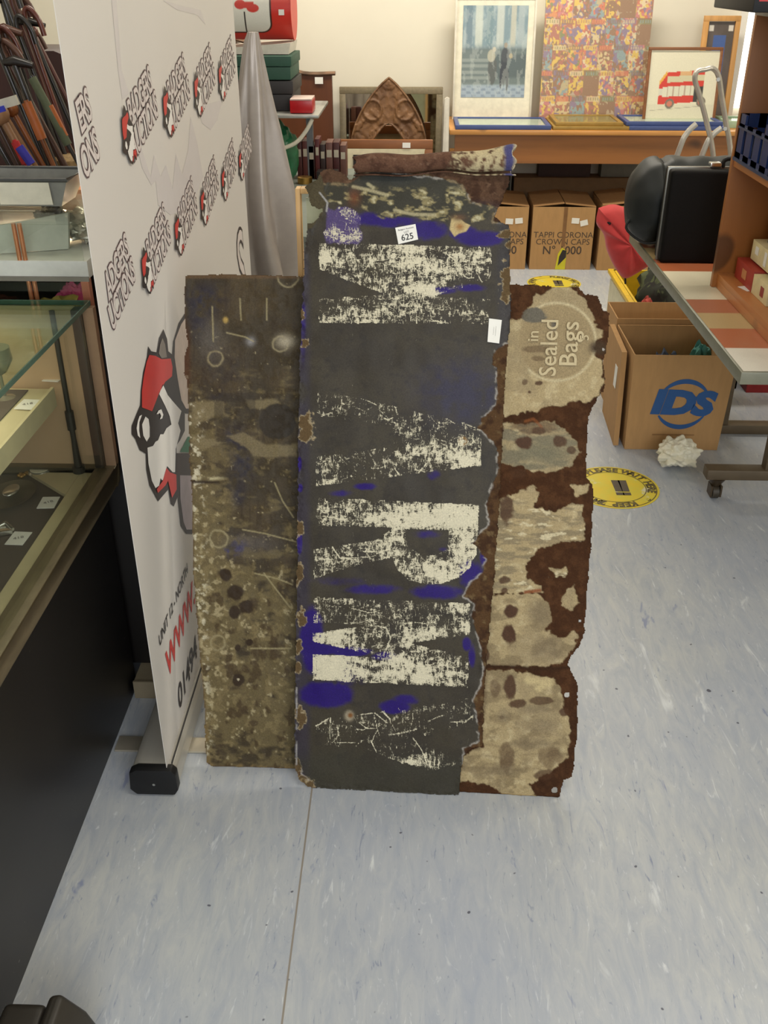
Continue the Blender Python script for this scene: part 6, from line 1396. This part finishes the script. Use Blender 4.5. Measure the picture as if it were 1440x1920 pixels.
MB().box(cx0_ - .004, cx0_ - .0005, cy0, cy1, cz + ch * .70, cz + ch * .74).box(cx0_ - .004, cx0_ - .0005, cy0, cy1, cz + .0, cz + .008).build('crate_lip', mat('navy_lip', (48, 62, 92), .3), cr)
solid('paper_stack', 'stack of white papers inside the navy crate', 'paper', cx0_ + .010, cx0_ + .05, 2.58, 2.68, cz + .005, cz + .075, WHITE)
solid('paper_stack', 'bundle of dark grey leaflets inside the navy crate, nearer the viewer', 'paper', cx0_ + .04, cx0_ + .15, 2.32, 2.52, cz + .005, cz + .085, mat('grey_leaflets', (120, 110, 108), .6))
# black case with red panels on the top board
q = atY(1337, 17, 2.72); bt = thing('tool_case', 'black case with red panels lying on top of the bookcase', 'case', (q.x + .2, 2.6, zt1 + .018))
zc = zt1 + .0185
MB().box(q.x, q.x + .42, 2.40, 2.72, zc, zc + .10).build('case_body', BLACKP, bt, bevel=.004)
MB().box(q.x + .01, q.x + .055, 2.398, 2.3995, zc + .022, zc + .08).box(q.x + .12, q.x + .2, 2.398, 2.3995, zc + .022, zc + .08).build('red_panel', mat('bright_red_panel', (196, 48, 44), .4), bt)

# ------------------------------------------------------------------ briefcase, duffel, cushion, crate of clothes
a = atY(1236, 512, 3.02); b_ = atY(1256, 322, 3.02); zt2 = b_.z
br = thing('briefcase', 'black hard briefcase standing upright on the striped table behind the bookcase', 'briefcase', (a.x + .2, 3.07, RZ))
x0 = a.x - .004; x1 = x0 + .40
MB().box(x0, x1, 3.02, 3.062, RZ + .0015, zt2 + .004).build('shell_half', mat('black_leather', (12, 10, 9), .6, var=.1, scale=150, bmp=.1, spec=.15), br, bevel=.012, seg=3)
MB().box(x0 + .001, x1 - .001, 3.068, 3.11, RZ + .0015, zt2 + .004).build('shell_half', mat('black_leather', (18, 16, 15)), br, bevel=.012, seg=3)
MB().box(x0 - .003, x1 + .003, 3.060, 3.070, RZ + .0013, zt2 + .008).build('metal_band', mat('gunmetal_band', (120, 118, 110), .3, .7), br, bevel=.002)
for dx in (.12, .185): MB().box(x0 + dx, x0 + dx + .032, 3.050, 3.082, zt2 + .005, zt2 + .020).build('latch', CHROME, br, bevel=.003)
MB().tube(smooth_curve([(x0 + .16, 3.065, zt2 + .005), (x0 + .17, 3.065, zt2 + .03), (x0 + .27, 3.065, zt2 + .03), (x0 + .28, 3.065, zt2 + .005)], 4), .007).build('handle', BLACKP, br, smooth=True)
def duffel():
    Y_ = 3.27; a = atY(1168, 350, Y_); c = atY(1215, 345, Y_)
    t = thing('sleeping_bag', 'black rolled sleeping bag lying on the table behind the briefcase', 'sleeping bag', (1.0, Y_, RZ))
    zc = RZ + .138
    n, L = 72, 60; bm = bmesh.new(); rings = []
    xa, xb = .690, 1.32
    for i in range(L):
        s = i / (L - 1); x = xa + (xb - xa) * s
        env = (1 - (1 - min(1, s / .16)) ** 2.4) ** .5 * (1 - (1 - min(1, (1 - s) / .12)) ** 2.4) ** .5
        r = .020 + .118 * env - .006 * math.exp(-((s - .16) / .015) ** 2) * 2
        ring = []
        for k in range(n):
            an = 2 * math.pi * k / n
            rr = r * (1 + .018 * math.sin(an * 9 + s * 14) * (1 if s < .25 else .4) + .012 * math.sin(s * 46 + an * 3))
            zz = zc + rr * math.sin(an) - .0; zz = max(zz, RZ + .004)
            ring.append(bm.verts.new((x, Y_ + rr * math.cos(an), zz)))
        rings.append(ring)
    for i in range(L - 1):
        for k in range(n):
            j = (k + 1) % n; bm.faces.new((rings[i][k], rings[i][j], rings[i + 1][j], rings[i + 1][k]))
    bm.faces.new(rings[0][::-1]); bm.faces.new(rings[-1]); bmesh.ops.recalc_face_normals(bm, faces=bm.faces)
    me = bpy.data.meshes.new('d'); bm.to_mesh(me); bm.free()
    DF = mat('black_nylon', (30, 33, 33), .5, var=.08, scale=30, spec=.3)
    link_mesh('rolled_body', me, DF, t, smooth=True)
    MB().tube([(xa + .10, Y_ + .125 * math.cos(k * .3), zc + .001 + .125 * math.sin(k * .3)) for k in range(22)], .006, 6).build('strap', BLACKP, t, smooth=True)
    MB().tube(smooth_curve([(xa + .03, Y_ - .04, zc - .03), (xa - .0, Y_ - .05, zc - .075), (xa + .05, Y_ - .10, zc - .11), (xa + .10, Y_ - .125, zc - .10)], 5), .004).build('cord', BLACKP, t, smooth=True)
duffel()
def cushion():
    Yc = 3.86
    px = [(1122, 390), (1150, 383), (1180, 392), (1245, 412), (1250, 450), (1245, 490), (1215, 500), (1195, 512), (1172, 522), (1155, 505), (1138, 470), (1132, 440), (1118, 418)]
    P = [atY(x, y, Yc) for x, y in px]
    cx = sum(p.x for p in P) / len(P); cz_ = sum(p.z for p in P) / len(P)
    bm = bmesh.new(); n = 78; dense = smooth_curve(P + [P[0]], 6); dense = dense[:-1]; N_ = len(dense); M_ = 14; front = []; back = []
    for side, store in ((-1, front), (1, back)):
        for i in range(M_):
            t = i / (M_ - 1); row = []
            for k, p in enumerate(dense):
                q = Vector((cx, Yc, cz_)).lerp(Vector((p.x, Yc, p.z)), t)
                th = .062 * (max(0, 1 - t ** 2.4)) ** .6 + .006 * math.sin(k * .55) * t * (1 - t) * 3
                row.append(bm.verts.new((q.x, Yc + side * th, q.z)))
            store.append(row)
    for store, fl in ((front, False), (back, True)):
        for i in range(M_ - 1):
            for k in range(N_):
                j = (k + 1) % N_; f = (store[i][k], store[i][j], store[i + 1][j], store[i + 1][k]); bm.faces.new(f if fl else f[::-1])
    bmesh.ops.remove_doubles(bm, verts=bm.verts, dist=1e-5); bmesh.ops.recalc_face_normals(bm, faces=bm.faces)
    me = bpy.data.meshes.new('c'); bm.to_mesh(me); bm.free()
    t = thing('cushion', 'bright red cushion sagging off the table edge above the yellow crate', 'cushion', (cx, Yc, min(p.z for p in P)))
    link_mesh('cushion_body', me, mat('red_fabric_soft', (198, 58, 58), .75, var=.06, scale=40, bmp=.05, sheen=.2), t, smooth=True)
    MB().tube([P[8] + Vector((0, 0, .005)), P[8] + Vector((.004, 0, -.022))], .004).tube([P[0] + Vector((.02, -.02, -.04)), P[0] + Vector((.045, -.045, -.05))], .005).build('tie', BLACKP, t)
cushion()
yc0, yc1 = 3.74, 4.42; zr = .30; xa = atZ(1190, 567, zr).x
yc = thing('yellow_crate', 'yellow plastic crate full of dark camouflage clothing under the striped table', 'crate', (1.1, 4.05, 0))
YP = mat('yellow_plastic', (214, 176, 34), .4, var=.08)
yw = MB()
for (a_, b_, c_, d_) in ((xa, xa + .012, yc0, yc1), (xa + .40, xa + .412, yc0, yc1), (xa, xa + .412, yc0, yc0 + .012), (xa, xa + .412, yc1 - .012, yc1)): yw.box(a_, b_, c_, d_, .001, zr)
yw.box(xa, xa + .412, yc0, yc1, .001, .012).build('crate_shell', YP, yc)
MB().box(xa - .022, xa + .006, yc0 - .02, yc1 + .02, zr - .018, zr).box(xa - .022, xa + .43, yc0 - .022, yc0 + .004, zr - .018, zr).build('crate_rim', YP, yc, bevel=.004)
MB().box(xa - .010, xa - .002, yc0, yc1, .02, zr - .04).build('paper_label', mat('pale_label', (206, 200, 170), .6), yc)
def camo():
    m, nt, b = new_mat('camouflage_cloth'); v = coords(nt)
    c = mixc(nt, ramp(nt, noise(nt, v, 16, 2), .48, .52), lin((30, 34, 22)), lin((70, 78, 48))); c = mixc(nt, ramp(nt, noise(nt, v, 21, 2), .56, .60), c, lin((24, 20, 16)))
    nt.links.new(c, b.inputs['Base Color']); b.inputs['Roughness'].default_value = .9; return m
crumple('camouflage_jacket', (xa + .22, 4.06, .05), .19, (.9, 1.45, 1.0), camo(), .16, 21, 'bundled camouflage jacket filling the yellow crate', 'jacket')
crumple('red_cloth', (xa + .05, 3.92, .22), .030, (.8, 1.2, 1.6), mat('faded_red_cloth', (170, 70, 60), .8), .3, 22, 'faded red cloth at the left rim of the yellow crate', 'cloth')
crumple('lilac_cloth', (xa + .06, 3.82, .23), .026, (.9, 1.2, 1.4), mat('lilac_cloth', (110, 100, 130), .8), .3, 23, 'lilac cloth tucked in the near corner of the yellow crate', 'cloth')
solid('storage_box', 'dark red plastic box on the floor right of the yellow crate', 'box', xa + .44, xa + .62, 3.70, 3.95, 0, .24, mat('dark_red_plastic', (128, 24, 22), .4))

# ------------------------------------------------------------------ folding step ladder
def ladder():
    Y_ = 4.40
    t = thing('step_ladder', 'aluminium folding step ladder with bent handrail in front of the pine table', 'step ladder', (1.25, Y_, 0))
    def P(x, y, dy=0.0): return atY(x, y, Y_ + dy)
    L_ = [P(1338, 300), P(1325, 230), P(1312, 180), P(1303, 150), P(1307, 134), P(1322, 130)]
    R_ = [P(1322, 130), P(1336, 128), P(1347, 142), P(1353, 180), P(1362, 235), P(1370, 290)]
    lo = P(1338, 300); ro = P(1370, 290)
    left_leg = [Vector((lo.x + .14, Y_ - .10, .0)), Vector((lo.x + .07, Y_ - .05, .4))] + L_
    right_leg = R_ + [Vector((ro.x + .08, Y_ - .05, .4)), Vector((ro.x + .16, Y_ - .10, .0))]
    pts = smooth_curve(left_leg + right_leg[1:], 6)
    MB().tube(pts, .017, 12, flat=(.62, 1.0)).build('handrail_frame', ALU, t, smooth=True)
    for (a, b_, c, d) in ((P(1306, 232), P(1288, 250), P(1272, 285), .11), (P(1353, 240), P(1335, 255), P(1318, 287), .16)):
        e = Vector((c.x - .06, Y_ + .05, .45)); f = Vector((c.x - .08, Y_ + .10, 0))
        MB().tube(smooth_curve([a, b_, c, e, f], 6), .011, 10, flat=(.7, 1.1)).build('rear_leg', ALU, t, smooth=True)
    for z in (.22, .44, .64):
        k = z / .8
        MB().box(lo.x + .13 - .10 * k, ro.x + .12 - .09 * k, Y_ - .11 + .08 * k, Y_ + .01 + .05 * k, z, z + .018).build('step', ALU, t, bevel=.003)
    for p in (P(1357, 240), P(1344, 148)): MB().cyl(p + Vector((0, -.016, 0)), p + Vector((0, -.024, 0)), .008, 12).build('rivet', CHROME, t)
ladder()

# ------------------------------------------------------------------ black case corner at the lower left
a = atZ(6, 1874, .10); b_ = atZ(90, 1869, .10)
sh = thing('equipment_case', 'dark olive black moulded case on the floor at the lower left corner', 'case', (a.x + .02, .85, 0))
OB = mat('black_olive_plastic', (44, 40, 34), .42, var=.1, scale=60)
ca = atZ(8, 1876, .11); cb2 = atZ(93, 1871, .11); cc2 = atZ(160, 1912, .09)
MB().box(ca.x, cb2.x, ca.y - .40, ca.y, .001, .11).build('main_shell', OB, sh, bevel=.014, seg=4)
MB().prism([(cb2.x + .002, ca.y - .42, .001), (cb2.x + .060, ca.y - .42, .001), (cb2.x + .070, ca.y - .42, .045), (cb2.x + .056, ca.y - .42, .085), (cb2.x + .022, ca.y - .42, .128), (cb2.x + .002, ca.y - .42, .122)], (0, .425, 0)).build('end_hood', OB, sh, bevel=.012, seg=4)
